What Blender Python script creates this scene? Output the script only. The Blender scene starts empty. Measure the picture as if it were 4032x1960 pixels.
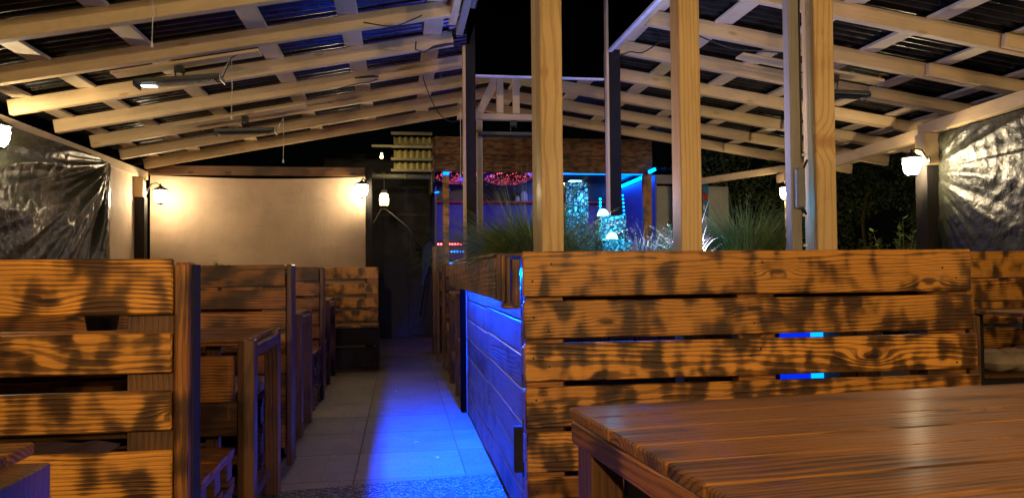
import bpy, math, random
from mathutils import Vector, Matrix, noise
random.seed(7)
rnd = random.random
def U(a, b): return a + (b - a) * rnd()
sc = bpy.context.scene
COL = sc.collection
R_ = math.radians

# ------------------------------------------------------------------ node helpers
class N:
    def __init__(s, name):
        s.m = bpy.data.materials.new(name); s.m.use_nodes = True
        s.t = s.m.node_tree; s.b = s.t.nodes['Principled BSDF']; s.out = s.t.nodes['Material Output']
    def n(s, typ, **kw):
        x = s.t.nodes.new('ShaderNode' + typ)
        for k, v in kw.items():
            if k[0] == '_': s.put(x, int(k[1:]), v)
            elif hasattr(x, k) and k not in x.inputs: setattr(x, k, v)
            else: s.put(x, k, v)
        return x
    def put(s, x, k, v):
        i = x.inputs[k]
        if isinstance(v, bpy.types.NodeSocket): s.t.links.new(v, i)
        elif isinstance(v, bpy.types.Node): s.t.links.new(v.outputs[0], i)
        else: i.default_value = v
    def math(s, op, a, b=None, c=None, clamp=False):
        x = s.t.nodes.new('ShaderNodeMath'); x.operation = op; x.use_clamp = clamp
        s.put(x, 0, a)
        if b is not None: s.put(x, 1, b)
        if c is not None: s.put(x, 2, c)
        return x.outputs[0]
    def vmath(s, op, a, b):
        x = s.t.nodes.new('ShaderNodeVectorMath'); x.operation = op
        s.put(x, 0, a); s.put(x, 1, b); return x.outputs[0]
    def noise(s, vec, scale=1., detail=2., rough=.5, dist=0.):
        x = s.n('TexNoise'); s.put(x, 'Vector', vec); s.put(x, 'Scale', scale)
        s.put(x, 'Detail', detail); s.put(x, 'Roughness', rough); s.put(x, 'Distortion', dist)
        return x.outputs[0]
    def sm(s, v, a, b, c=0., d=1.):
        x = s.n('MapRange'); x.interpolation_type = 'SMOOTHSTEP'
        for k, q in enumerate((v, a, b, c, d)): s.put(x, k, q)
        return x.outputs[0]
    def mix(s, f, a, b, mode='MIX'):
        x = s.t.nodes.new('ShaderNodeMix'); x.data_type = 'RGBA'; x.blend_type = mode
        s.put(x, 0, f); s.put(x, 6, a if not isinstance(a, tuple) else (*a, 1)); s.put(x, 7, b if not isinstance(b, tuple) else (*b, 1))
        return x.outputs[2]
    def bump(s, h, strength=.3, dist=.01):
        x = s.n('Bump'); s.put(x, 'Height', h); s.put(x, 'Strength', strength); s.put(x, 'Distance', dist)
        s.put(s.b, 'Normal', x)
    def p(s, **kw):
        nm = dict(col='Base Color', rough='Roughness', metal='Metallic', coat='Coat Weight', coatr='Coat Roughness',
                  spec='Specular IOR Level', ec='Emission Color', es='Emission Strength', trans='Transmission Weight',
                  alpha='Alpha', ior='IOR', sub='Subsurface Weight')
        for k, v in kw.items():
            if isinstance(v, tuple) and len(v) == 3: v = (*v, 1)
            s.put(s.b, nm[k], v)
        return s
    def attr(s, nm, out='Vector'):
        x = s.n('Attribute'); x.attribute_name = nm; return x.outputs[out]
    def sep(s, v):
        x = s.n('SeparateXYZ'); s.put(x, 0, v); return x.outputs
    def comb(s, a, b, c):
        x = s.n('CombineXYZ'); s.put(x, 0, a); s.put(x, 1, b); s.put(x, 2, c); return x.outputs[0]

def wood(name, base, dark, burnt=(.02, .009, .004), freq=75, char=.5, lines=.8, coat=.35, rough=.45, bumps=.35, knots=1., var=.35, spots=(9., 3.)):
    w = N(name)
    co = w.attr('gco'); gs = w.attr('gs', 'Fac')
    o = w.comb(w.math('MULTIPLY', gs, 37.), w.math('MULTIPLY', gs, 91.), w.math('MULTIPLY', gs, 53.))
    x, y, z = w.sep(co)
    wn = w.n('TexWhiteNoise'); wn.noise_dimensions = '1D'; w.put(wn, 'W', gs)
    r1, r2, r3 = w.sep(wn.outputs['Color'])
    # distortion that follows the board
    dv = w.vmath('ADD', w.vmath('MULTIPLY', co, (2.2, 9., 9.)), o)
    d1 = w.math('SUBTRACT', w.noise(dv, 1., 2.), .5)
    dv2 = w.vmath('ADD', w.vmath('MULTIPLY', co, (9., 45., 45.)), o)
    d2 = w.math('SUBTRACT', w.noise(dv2, 1., 2.), .5)
    # knots
    kv = w.vmath('ADD', w.vmath('MULTIPLY', co, (1.35, 4.2, 0.)), o)
    vo = w.n('TexVoronoi'); w.put(vo, 'Vector', kv); w.put(vo, 'Scale', 1.)
    vo.voronoi_dimensions = '2D'
    kd = vo.outputs['Distance']
    kr, kg, kb = w.sep(vo.outputs['Color'])
    keep = w.math('GREATER_THAN', kr, .45)
    kn = w.math('MULTIPLY', w.math('EXPONENT', w.math('MULTIPLY', w.math('MULTIPLY', kd, kd), w.math('MULTIPLY_ADD', kg, -120., -40.))), w.math('MULTIPLY', keep, w.math('MULTIPLY_ADD', kb, .8 * knots, .3 * knots)))
    yy = w.math('ADD', y, w.math('MULTIPLY', w.math('SUBTRACT', r1, .5), .60))
    yy = w.math('ADD', yy, w.math('MULTIPLY', x, w.math('MULTIPLY', w.math('SUBTRACT', r2, .5), .07)))
    zz = w.math('ADD', z, w.math('ADD', .035, w.math('MULTIPLY', r3, .16)))
    rr = w.math('SQRT', w.math('ADD', w.math('MULTIPLY', yy, yy), w.math('MULTIPLY', zz, zz)))
    rr = w.math('ADD', rr, w.math('MULTIPLY', d1, .030))
    rr = w.math('ADD', rr, w.math('MULTIPLY', d2, .004))
    rr = w.math('ADD', rr, w.math('MULTIPLY', kn, .038))
    s = w.math('MULTIPLY_ADD', w.math('SINE', w.math('MULTIPLY', rr, freq * 2 * math.pi)), .5, .5)
    line = w.math('POWER', s, 2.2)
    s2 = w.math('MULTIPLY_ADD', w.math('SINE', w.math('MULTIPLY', rr, freq * 5.3 * math.pi)), .5, .5)
    fine = w.noise(w.vmath('ADD', w.vmath('MULTIPLY', co, (6., 260., 260.)), o), 1., 2.)
    # flame scorching: soft patches across the board
    cv = w.vmath('ADD', w.vmath('MULTIPLY', co, (spots[0], spots[1] * 2, spots[1])), o)
    cn = w.math('ADD', w.noise(cv, 1., 1.5, .5, .15), w.math('MULTIPLY', w.math('SUBTRACT', fine, .5), .10))
    cn = w.math('ADD', cn, w.math('MULTIPLY', w.math('SUBTRACT', r3, .5), .10))
    cm = w.sm(cn, .59 - .17 * char, .93 - .20 * char)
    big = w.sm(w.noise(w.vmath('ADD', w.vmath('MULTIPLY', co, (2.1, 5., 5.)), o), 1., 2.), .35, .7)
    thr = w.math('MULTIPLY_ADD', cm, -.62, .56)
    la = w.sm(w.math('ADD', w.math('MULTIPLY_ADD', s, .78, w.math('MULTIPLY', s2, .22)), w.math('MULTIPLY', w.math('SUBTRACT', fine, .5), .25)), thr, w.math('ADD', thr, .36))
    la = w.math('MULTIPLY', la, w.math('MULTIPLY_ADD', cm, .30, .64), clamp=True)
    la = w.math('MULTIPLY', la, lines, clamp=True)
    la = w.math('MULTIPLY', la, lines, clamp=True)
    tone = w.math('MULTIPLY_ADD', r2, var, 1. - var * .6)
    bc = w.mix(1., base, w.comb(tone, tone, tone), 'MULTIPLY')
    bc = w.mix(w.math('MULTIPLY', big, .5), bc, tuple(c * .62 for c in base))
    bc = w.mix(w.math('MULTIPLY', w.sm(fine, .45, .75), .28), bc, dark)
    c = w.mix(w.math('MULTIPLY', la, .93, clamp=True), bc, dark)
    c = w.mix(w.math('MULTIPLY', w.math('MULTIPLY', cm, cm), min(.72, .22 + .38 * char)), c, burnt)
    c = w.mix(w.math('MULTIPLY', w.math('MULTIPLY', w.sm(kd, .075, .03), keep), .8 * min(1, knots)), c, dark)
    ck = w.noise(w.vmath('ADD', w.vmath('MULTIPLY', co, (1.6, 42., 42.)), w.vmath('MULTIPLY', o, (1.7, 1.7, 1.7))), 1., 2., .5, .3)
    c = w.mix(w.math('MULTIPLY', w.sm(ck, .735, .76), .75), c, dark)
    dirt = w.noise(w.vmath('ADD', w.vmath('MULTIPLY', co, (4., 7., 7.)), o), 1., 5., .7)
    c = w.mix(w.sm(dirt, .52, .75, 0., .30), c, tuple(q * .45 for q in base))
    w.p(col=c, rough=w.math('ADD', w.math('MULTIPLY', w.math('SUBTRACT', dirt, .5), .35), w.math('MULTIPLY_ADD', fine, .25, rough - .1)), coat=coat, coatr=.22, spec=.4)
    h = w.math('ADD', w.math('MULTIPLY', line, -.7), w.math('MULTIPLY', fine, .5))
    w.bump(h, bumps, .004)
    return w.m

M = {}
M['char_gold'] = wood('charred_golden_wood', (.82, .345, .05), (.018, .005, .002), burnt=(.026, .008, .003), char=1.36, lines=1., freq=76, coat=.25, spots=(10.5, 3.4))
M['char_brown'] = wood('charred_brown_wood', (.44, .165, .030), (.016, .006, .003), burnt=(.022, .008, .004), char=1.3, lines=.95, freq=80, spots=(5., 2.5))
M['plank_wall'] = wood('dark_varnished_plank', (.20, .15, .13), (.035, .025, .03), char=.9, lines=.9, freq=70, coat=.4, rough=.4, spots=(4., 2.))
M['char_dark'] = wood('charred_dark_wood', (.17, .075, .03), (.012, .007, .005), char=1., lines=.8, freq=60, spots=(4., 2.))
M['table'] = wood('red_brown_table_wood', (.40, .155, .024), (.022, .008, .003), burnt=(.03, .011, .004), char=.75, lines=1., freq=85, coat=.04, rough=.56, spots=(3., 5.), bumps=.9)
M['pine'] = wood('planed_pine', (.80, .59, .33), (.50, .29, .12), burnt=(.30, .15, .06), freq=60, char=0., lines=.4, coat=0., rough=.62, bumps=.12, knots=.9, var=.18)
M['batten'] = wood('brightened_pine', (.88, .72, .48), (.55, .36, .18), burnt=(.30, .15, .06), freq=60, char=0., lines=.4, coat=0., rough=.62, bumps=.12, knots=.9, var=.18)  # lighter copy of the pine: light from below put into the colour
M['pine_gold'] = wood('golden_pine_post', (.74, .50, .22), (.42, .20, .06), burnt=(.30, .14, .05), freq=50, char=0., lines=.95, coat=.08, rough=.5, bumps=.12, knots=.9, var=.05)
M['grey_wood'] = wood('weathered_grey_wood', (.30, .27, .23), (.13, .11, .09), freq=60, char=0., lines=.5, coat=0., rough=.7, bumps=.2)
M['black_wood'] = wood('black_stained_wood', (.020, .016, .014), (.006, .005, .005), freq=60, char=0., lines=.8, coat=0., rough=.8, bumps=.4)
M['fascia'] = wood('scorched_fascia_wood', (.21, .085, .036), (.018, .009, .006), char=1.35, lines=.8, freq=60, spots=(9., 12.), coat=.1)

def simple(name, col, rough=.6, **kw):
    w = N(name); w.p(col=col, rough=rough, **kw)
    tc = w.n('TexCoord').outputs['Object']
    nz = w.noise(tc, 14., 4., .6)
    f = w.math('MULTIPLY_ADD', nz, .7, .65)
    w.p(col=w.mix(1., col, w.comb(f, f, f), 'MULTIPLY'), rough=w.math('MULTIPLY_ADD', nz, .3, rough - .12))
    w.bump(nz, .15, .004)
    return w.m
M['black_metal'] = simple('black_lantern_metal', (.02, .02, .02), .45)
M['grey_metal'] = simple('grey_heater_metal', (.10, .11, .105), .42, metal=.6)
M['steel'] = simple('bare_steel', (.6, .6, .6), .3, metal=1.)
M['plastic_white'] = simple('white_plastic', (.75, .74, .70), .45)
M['plastic_grey'] = simple('grey_plastic', (.16, .17, .17), .5)
M['rubber'] = simple('black_rubber', (.015, .015, .016), .55)
M['cord'] = simple('pale_cord', (.7, .66, .55), .8)
M['soil'] = simple('dark_soil', (.03, .022, .015), .95)
M['brick_red'] = simple('terracotta', (.35, .12, .06), .7)
M['blue_fabric'] = simple('blue_parasol_fabric', (.05, .10, .45), .55)
M['glassware'] = simple('frosted_glass', (.5, .55, .7), .2)

def emis(name, col, st, mixt=0.):
    w = N(name); e = w.n('Emission'); w.put(e, 0, (*col, 1)); w.put(e, 1, st)
    if mixt:
        t = w.n('BsdfTransparent'); mx = w.n('MixShader'); w.put(mx, 0, mixt); w.put(mx, 1, e); w.put(mx, 2, t); e = mx
    w.t.links.new(e.outputs[0], w.out.inputs[0]); return w.m
M['lamp_glass'] = emis('lit_lantern_glass', (1., .88, .60), 70., .5)
M['lantern_glass'] = emis('lit_small_lantern_glass', (1., .72, .22), 14., .3)
M['led_blue'] = emis('blue_led', (.0, .046, 1.), 6200.)
M['led_blue_soft'] = emis('blue_led_tube', (.0, .13, 1.), 5.5)
M['led_blue_dot'] = emis('blue_led_dot', (.0, .2, 1.), 14.)
M['led_red_dot'] = emis('red_led_dot', (1., .10, .09), 11.)
M['led_cyan'] = emis('cyan_fountain_light', (.16, .80, 1.), 12.)
M['led_white'] = emis('cool_white_spot', (.66, .58, 1.), 30.)

def corrug():
    w = N('black_corrugated_bitumen'); tc = w.n('TexCoord').outputs['Object']
    nz = w.noise(tc, 9., 5., .65); sp = w.noise(tc, 160., 2.)
    f = w.sm(nz, .3, .75)
    w.p(col=w.mix(f, (.006, .006, .007), (.02, .019, .018)), rough=w.math('MULTIPLY_ADD', f, .12, .26), spec=.9)
    w.bump(sp, .03, .001); return w.m
M['corrugated'] = corrug()
def opal():
    w = N('yellowed_corrugated_plastic'); w.p(col=(.75, .68, .36), rough=.3, coat=.5); return w.m
M['opal'] = opal()

def tarp(name, col, rough=.2):
    w = N(name); tc = w.n('TexCoord').outputs['Object']
    a = w.noise(tc, 13., 4., .62, 1.2); b = w.noise(tc, 55., 3., .6, .6)
    ridge = w.math('ABSOLUTE', w.math('SUBTRACT', a, .5))
    h = w.math('ADD', w.math('MULTIPLY', ridge, -1.6), w.math('MULTIPLY', b, .28))
    w.p(col=col, rough=w.math('MULTIPLY_ADD', b, .25, rough - .06), spec=.5)
    w.bump(h, .38, .02); return w.m
M['tarp'] = tarp('black_plastic_sheet', (.024, .026, .018), .30)
M['dark_tarp'] = tarp('matt_black_sheet', (.012, .012, .014), .55)

def canvas(name, col):
    w = N(name); tc = w.n('TexCoord').outputs['Object']
    a = w.noise(tc, 2.2, 4., .55, .8); b = w.noise(tc, 160., 2.)
    st = w.noise(w.vmath('MULTIPLY', tc, (9., 9., 2.)), 1., 3., .5, 2.)
    ridge = w.math('ABSOLUTE', w.math('SUBTRACT', st, .5))
    f = w.sm(a, .25, .8)
    s3 = w.noise(w.vmath('MULTIPLY', tc, (1., 1., 3.)), 3.5, 6., .7, .5)
    w.p(col=w.mix(w.sm(s3, .5, .8, 0., .35), w.mix(f, col, tuple(c * .8 for c in col)), tuple(c * .5 for c in col)), rough=.75)
    w.bump(w.math('ADD', w.math('MULTIPLY', ridge, -.8), w.math('MULTIPLY', b, .05)), .35, .022); return w.m
M['canvas'] = canvas('beige_canvas', (.50, .36, .25))
M['canvas_grey'] = canvas('grey_canvas', (.42, .40, .34))
M['cushion'] = canvas('beige_cushion_cloth', (.50, .38, .26))

def floor_mat():
    w = N('patio_paving'); g = w.n('NewGeometry').outputs['Position']
    x, y, z = w.sep(g)
    band = w.math('LESS_THAN', w.math('ADD', y, w.math('MULTIPLY', x, -.12)), 4.28)
    # large slabs with joints, running bond strips
    row = w.math('FLOOR', w.math('DIVIDE', y, .62))
    fy = w.math('MULTIPLY', w.math('FRACT', w.math('DIVIDE', y, .62)), .62)
    fx = w.math('MULTIPLY', w.math('FRACT', w.math('DIVIDE', w.math('ADD', x, 2.79), .63)), .63)
    j1 = w.math('MAXIMUM', w.sm(fy, .012, .004), w.sm(fx, .011, .003))
    # small setts inside the slabs on alternate rows
    fx2 = w.math('MULTIPLY', w.math('FRACT', w.math('DIVIDE', w.math('ADD', x, w.math('MULTIPLY', row, .11)), .315)), .315)
    fy2 = w.math('MULTIPLY', w.math('FRACT', w.math('DIVIDE', y, .155)), .155)
    j2 = w.math('MULTIPLY', w.math('MAXIMUM', w.sm(fy2, .008, .002), w.sm(fx2, .008, .002)), .22)
    j = w.math('MAXIMUM', j1, j2)
    n1 = w.noise(g, 2.3, 6., .7); n2 = w.noise(g, 38., 5., .75)
    wn = w.n('TexWhiteNoise'); w.put(wn, 'Vector', w.comb(w.math('FLOOR', w.math('DIVIDE', w.math('ADD', x, 2.79), .63)), row, 0.))
    tone = w.math('ADD', w.math('MULTIPLY_ADD', wn.outputs['Value'], .30, .24), w.math('ADD', w.math('MULTIPLY', n1, 1.0), w.math('MULTIPLY', w.math('SUBTRACT', n2, .5), 1.0)))
    slab = w.mix(1., (.21, .172, .140), w.comb(tone, tone, tone), 'MULTIPLY')
    slab = w.mix(w.math('MULTIPLY', w.math('MULTIPLY', j, n1), .85, clamp=True), slab, (.03, .026, .022))
    vo = w.n('TexVoronoi'); w.put(vo, 'Vector', g); w.put(vo, 'Scale', 62.)
    pb = w.mix(w.sm(vo.outputs['Distance'], .25, .6), (.30, .27, .24), (.06, .055, .05))
    pv, _, _2 = w.sep(vo.outputs['Color'])
    pt = w.math('MULTIPLY_ADD', pv, .9, .35)
    pb = w.mix(1., pb, w.comb(pt, pt, pt), 'MULTIPLY')
    c = w.mix(band, slab, pb)
    h = w.mix(band, w.comb(w.math('SUBTRACT', w.math('MULTIPLY', n2, .35), j), 0., 0.), w.comb(w.math('MULTIPLY', vo.outputs['Distance'], -1.6), 0., 0.))
    hx, _, _3 = w.sep(h)
    w.p(col=c, rough=.62, spec=.35); w.bump(hx, .7, .008); return w.m
M['floor'] = floor_mat()
def ground_mat():
    w = N('dark_ground'); g = w.n('NewGeometry').outputs['Position']
    n1 = w.noise(g, 2., 5., .7)
    w.p(col=w.mix(n1, (.03, .035, .02), (.06, .05, .035)), rough=.95); w.bump(n1, .5, .05); return w.m
M['ground'] = ground_mat()
def stone():
    w = N('split_face_stone'); tc = w.n('TexCoord').outputs['Object']
    vo = w.n('TexVoronoi'); vo.feature = 'DISTANCE_TO_EDGE'
    nz = w.noise(tc, 26., 4., .7, 1.5)
    w.put(vo, 'Vector', w.vmath('ADD', tc, w.vmath('MULTIPLY', w.comb(nz, nz, nz), (.03, .03, .03)))); w.put(vo, 'Scale', 40.)
    e = w.sm(vo.outputs[0], .02, .25)
    w.p(col=w.mix(e, (.012, .012, .014), (.20, .20, .20)), rough=.35, coat=.4)
    w.bump(w.math('ADD', w.math('MULTIPLY', e, .8), nz), 1., .02); return w.m
M['stone'] = stone()
def grass(name, a, b):
    w = N(name); v = w.attr('gs', 'Fac')
    wn = w.n('TexWhiteNoise'); wn.noise_dimensions = '1D'; w.put(wn, 'W', v)
    w.p(col=w.mix(wn.outputs['Value'], a, b), rough=.45, spec=.4)
    return w.m
M['grass'] = grass('green_grass_blade', (.035, .09, .03), (.30, .38, .15))
M['grass_grey'] = grass('blue_grey_grass_blade', (.10, .13, .12), (.34, .34, .36))
M['leaf'] = grass('hedge_leaf', (.05, .085, .022), (.14, .17, .05))
M['leaf_bright'] = grass('bright_leaf', (.07, .16, .03), (.17, .30, .07))
M['bark'] = simple('thin_bark', (.14, .10, .06), .9)
def glitter(name, scale, col, st, thr):
    w = N(name); tc = w.n('TexCoord').outputs['Object']
    vo = w.n('TexVoronoi'); w.put(vo, 'Vector', tc); w.put(vo, 'Scale', scale)
    r, g, b = w.sep(vo.outputs['Color'])
    f = w.math('MULTIPLY', w.math('LESS_THAN', vo.outputs['Distance'], .33), w.math('GREATER_THAN', r, thr))
    w.p(col=(.01, .01, .02), rough=.3, ec=(*col, 1), es=w.math('MULTIPLY', w.math('MULTIPLY', f, g), st)); return w.m
M['glitter_red'] = glitter('red_disco_sparkle', 60., (1., .10, .16), 7., .62)
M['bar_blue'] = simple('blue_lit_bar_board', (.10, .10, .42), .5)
M['bar_dark'] = glitter('dark_bar_board_with_sparkle', 50., (.05, .2, 1.), 1.2, .965)
M['trim_white'] = simple('white_edge_trim', (.8, .78, .85), .4)
M['hood'] = simple('black_hood_board', (.0012, .0012, .0015), .95, spec=0.)
M['night'] = simple('black_door_paint', (.007, .008, .012), .5)
M['sign_blue'] = simple('blue_sign_print', (.01, .15, .32), .5)
M['sign_white'] = simple('white_sign_print', (.7, .7, .7), .5)
M['sign_red'] = simple('red_sign_print', (.55, .05, .03), .5)
M['brass'] = simple('ceramic_beige', (.5, .42, .3), .5)

# ------------------------------------------------------------------ mesh builder
class MB:
    def __init__(s): s.v = []; s.f = []; s.g = []; s.s = []; s.sm = []
    def raw(s, vs, fs, gs=None, seed=None, smooth=False):
        o = len(s.v); seed = rnd() if seed is None else seed
        s.v += [tuple(q) for q in vs]; s.g += [tuple(q) for q in (gs or vs)]; s.s += [seed] * len(vs)
        s.f += [tuple(i + o for i in f) for f in fs]; s.sm += [smooth] * len(fs); return s
    def box(s, c, ax, dims, ch=.003, seed=None, bend=0.):
        """board: c centre, ax three unit vectors (along, across, thick), dims their lengths"""
        c = Vector(c); h = [d / 2 for d in dims]; ch = min(ch, *[q * .45 for q in h])
        vs = []; gs = []; idx = {}
        for sx in (-1, 1):
            for sy in (-1, 1):
                for sz in (-1, 1):
                    for k in range(3):
                        l = [sx * (h[0] - ch), sy * (h[1] - ch), sz * (h[2] - ch)]
                        l[k] = (sx, sy, sz)[k] * h[k]
                        idx[sx, sy, sz, k] = len(vs)
                        vs.append(c + ax[0] * l[0] + ax[1] * l[1] + ax[2] * l[2]); gs.append(l)
        fs = []
        def out(f):
            a, b, d = [vs[i] for i in f[:3]]; n = (b - a).cross(d - a)
            m = sum((vs[i] for i in f), Vector()) / len(f) - c
            fs.append(tuple(f) if n.dot(m) > 0 else tuple(reversed(f)))
        S = (-1, 1)
        for k in range(3):
            i, j = [q for q in range(3) if q != k]
            for sk in S:
                f = []
                for a, b in ((-1, -1), (1, -1), (1, 1), (-1, 1)):
                    t = [0, 0, 0]; t[k] = sk; t[i] = a; t[j] = b; f.append(idx[t[0], t[1], t[2], k])
                out(f)
            for a in S:
                for b in S:
                    t0 = [0, 0, 0]; t0[i] = a; t0[j] = b; t1 = t0[:]; t0[k] = -1; t1[k] = 1
                    out([idx[(*t0, i)], idx[(*t1, i)], idx[(*t1, j)], idx[(*t0, j)]])
        for a in S:
            for b in S:
                for d in S: out([idx[a, b, d, 0], idx[a, b, d, 1], idx[a, b, d, 2]])
        return s.raw(vs, fs, gs, seed)
    def bx(s, x0, x1, y0, y1, z0, z1, along='x', ch=.003, seed=None):
        c = ((x0 + x1) / 2, (y0 + y1) / 2, (z0 + z1) / 2); d = dict(x=abs(x1 - x0), y=abs(y1 - y0), z=abs(z1 - z0))
        A = dict(x=Vector((1, 0, 0)), y=Vector((0, 1, 0)), z=Vector((0, 0, 1)))
        o = sorted([k for k in 'xyz' if k != along], key=lambda k: -d[k])
        ks = [along] + o
        return s.box(c, [A[k] for k in ks], [d[k] for k in ks], ch, seed)
    def beam(s, a, b, w, h, ch=.004, seed=None, up=(0, 0, 1)):
        a = Vector(a); b = Vector(b); d = (b - a); L = d.length; d.normalize()
        si = d.cross(Vector(up)).normalized(); u = si.cross(d).normalized()
        if w > h: return s.box((a + b) / 2, [d, si, u], [L, w, h], ch, seed)
        return s.box((a + b) / 2, [d, u, si], [L, h, w], ch, seed)
    def tube(s, pts, r, n=8, cap=True, seed=None):
        pts = [Vector(p) for p in pts]; rs = r if isinstance(r, (list, tuple)) else [r] * len(pts)
        vs = []; fs = []; up = Vector((0, 0, 1)); 
        for i, p in enumerate(pts):
            d = (pts[min(i + 1, len(pts) - 1)] - pts[max(i - 1, 0)]).normalized()
            a = d.cross(up)
            if a.length < .05: a = d.cross(Vector((1, 0, 0)))
            a.normalize(); b = d.cross(a).normalized()
            for k in range(n):
                t = 2 * math.pi * k / n; vs.append(p + (a * math.cos(t) + b * math.sin(t)) * rs[i])
        for i in range(len(pts) - 1):
            for k in range(n):
                q = i * n + k; q2 = i * n + (k + 1) % n; fs.append((q, q2, q2 + n, q + n))
        if cap: fs.append(tuple(reversed(range(n)))); fs.append(tuple(range(len(vs) - n, len(vs))))
        return s.raw(vs, fs, None, seed, True)
    def lathe(s, c, prof, n=20, sx=1., sy=1., smooth=True, a0=0.):
        c = Vector(c); vs = []; fs = []
        for r, z in prof:
            for k in range(n):
                t = 2 * math.pi * k / n + a0; vs.append(c + Vector((r * math.cos(t) * sx, r * math.sin(t) * sy, z)))
        for i in range(len(prof) - 1):
            for k in range(n):
                q = i * n + k; q2 = i * n + (k + 1) % n; fs.append((q, q2, q2 + n, q + n))
        return s.raw(vs, fs, None, None, smooth)
    def sphere(s, c, r, n=8):
        return s.lathe(c, [(max(1e-4, r * math.sin(math.pi * i / n)), -r * math.cos(math.pi * i / n)) for i in range(n + 1)], n * 2)
    def grid(s, nu, nv, fn, seed=None, smooth=True, gf=None):
        vs = [fn(i / nu, j / nv) for j in range(nv + 1) for i in range(nu + 1)]
        fs = [(j * (nu + 1) + i, j * (nu + 1) + i + 1, (j + 1) * (nu + 1) + i + 1, (j + 1) * (nu + 1) + i) for j in range(nv) for i in range(nu)]
        return s.raw(vs, fs, None, seed, smooth)
    def build(s, name, mat, parent=None, loc=None):
        off = Vector(loc) if loc is not None else (parent_origin(parent) if parent is not None else base_of(s.v))
        me = bpy.data.meshes.new(name)
        me.from_pydata([tuple(Vector(v) - off) for v in s.v], [], s.f)
        a = me.attributes.new('gco', 'FLOAT_VECTOR', 'POINT'); a.data.foreach_set('vector', [x for g in s.g for x in g])
        b = me.attributes.new('gs', 'FLOAT', 'POINT'); b.data.foreach_set('value', s.s)
        me.polygons.foreach_set('use_smooth', s.sm)
        me.materials.append(M[mat] if isinstance(mat, str) else mat); me.update()
        o = bpy.data.objects.new(name, me); COL.objects.link(o)
        if parent is not None:
            o.parent = parent; o.location = (0, 0, 0)
        else: o.location = off
        return o
def base_of(vs):
    xs, ys, zs = zip(*vs); return Vector(((min(xs) + max(xs)) / 2, (min(ys) + max(ys)) / 2, min(zs)))
def parent_origin(p):
    v = Vector(p.location)
    while p.parent is not None: p = p.parent; v = v + Vector(p.location)
    return v
def tag(o, label=None, cat=None, group=None, kind=None):
    if label: o['label'] = label
    if cat: o['category'] = cat
    if group: o['group'] = group
    if kind: o['kind'] = kind
    return o
def thing(name, loc, label, cat, group=None):
    o = bpy.data.objects.new(name, None); COL.objects.link(o); o.location = loc; o.empty_display_size = .1
    return tag(o, label, cat, group)
def copy_tree(o, parent=None):
    c = o.copy(); COL.objects.link(c); c.parent = parent
    for ch in list(o.children): copy_tree(ch, c)
    return c
def shift(o, dx=0, dy=0, dz=0): o.location = Vector(o.location) + Vector((dx, dy, dz)); return o

# ------------------------------------------------------------------ camera
H = 1.17; F = 1900.; CXp, CYp = 1288., 626.
yaw, pitch, roll = R_(8.3938), R_(1.5543), R_(-.5)
cy_, sy_ = math.cos(yaw), math.sin(yaw)
r0 = Vector((cy_, -sy_, 0)); f0 = Vector((sy_, cy_, 0)); u0 = Vector((0, 0, 1))
f1 = f0 * math.cos(pitch) + u0 * math.sin(pitch); u1 = -f0 * math.sin(pitch) + u0 * math.cos(pitch)
r2_ = r0 * math.cos(roll) + u1 * math.sin(roll); u2_ = -r0 * math.sin(roll) + u1 * math.cos(roll)
cam = bpy.data.cameras.new('camera'); co = bpy.data.objects.new('camera', cam); COL.objects.link(co)
mw = Matrix(((r2_.x, u2_.x, -f1.x, 0), (r2_.y, u2_.y, -f1.y, 0), (r2_.z, u2_.z, -f1.z, H), (0, 0, 0, 1)))
co.matrix_world = mw
cam.sensor_width = 36.; cam.lens = 36. * F / 2576.; cam.clip_start = .05; cam.clip_end = 500
sc.camera = co

# ------------------------------------------------------------------ world and lights
w = bpy.data.worlds.new('World'); sc.world = w; w.use_nodes = True
sky = w.node_tree.nodes.new('ShaderNodeTexSky'); sky.sky_type = 'NISHITA'; sky.sun_disc = False
sky.sun_elevation = R_(20); sky.sun_rotation = R_(200)
bg = w.node_tree.nodes['Background']; w.node_tree.links.new(sky.outputs[0], bg.inputs[0]); bg.inputs[1].default_value = .00012
sl = bpy.data.lights.new('moonlight', 'SUN'); sl.energy = .004; sl.angle = R_(.5); sl.color = (.8, .85, 1.)
so = bpy.data.objects.new('moonlight', sl); COL.objects.link(so); so.rotation_euler = (R_(70), 0, R_(200))
def point(name, loc, col, p, r=.03, parent=None):
    l = bpy.data.lights.new(name, 'POINT'); l.energy = p; l.color = col; l.shadow_soft_size = r
    o = bpy.data.objects.new(name, l); COL.objects.link(o); o.location = loc
    if parent is not None: o.parent = parent; o.location = Vector(loc) - parent_origin(parent)
    return o
def spot(name, loc, to, col, p, ang=60, r=.03, blend=.5):
    l = bpy.data.lights.new(name, 'SPOT'); l.energy = p; l.color = col; l.spot_size = R_(ang); l.spot_blend = blend; l.shadow_soft_size = r
    o = bpy.data.objects.new(name, l); COL.objects.link(o); o.location = loc
    o.rotation_euler = (Vector(to) - Vector(loc)).to_track_quat('-Z', 'Y').to_euler(); return o

# ------------------------------------------------------------------ ground
m = MB(); m.raw([(-150, -60, -.03), (150, -60, -.03), (150, 300, -.03), (-150, 300, -.03)], [(0, 1, 2, 3)])
tag(m.build('ground', 'ground'), kind='structure')
m = MB(); m.raw([(-3.4, -4, 0), (6.6, -4, 0), (6.6, 14.2, 0), (-3.4, 14.2, 0)], [(0, 1, 2, 3)])
tag(m.build('patio', 'floor'), kind='structure')

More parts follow.
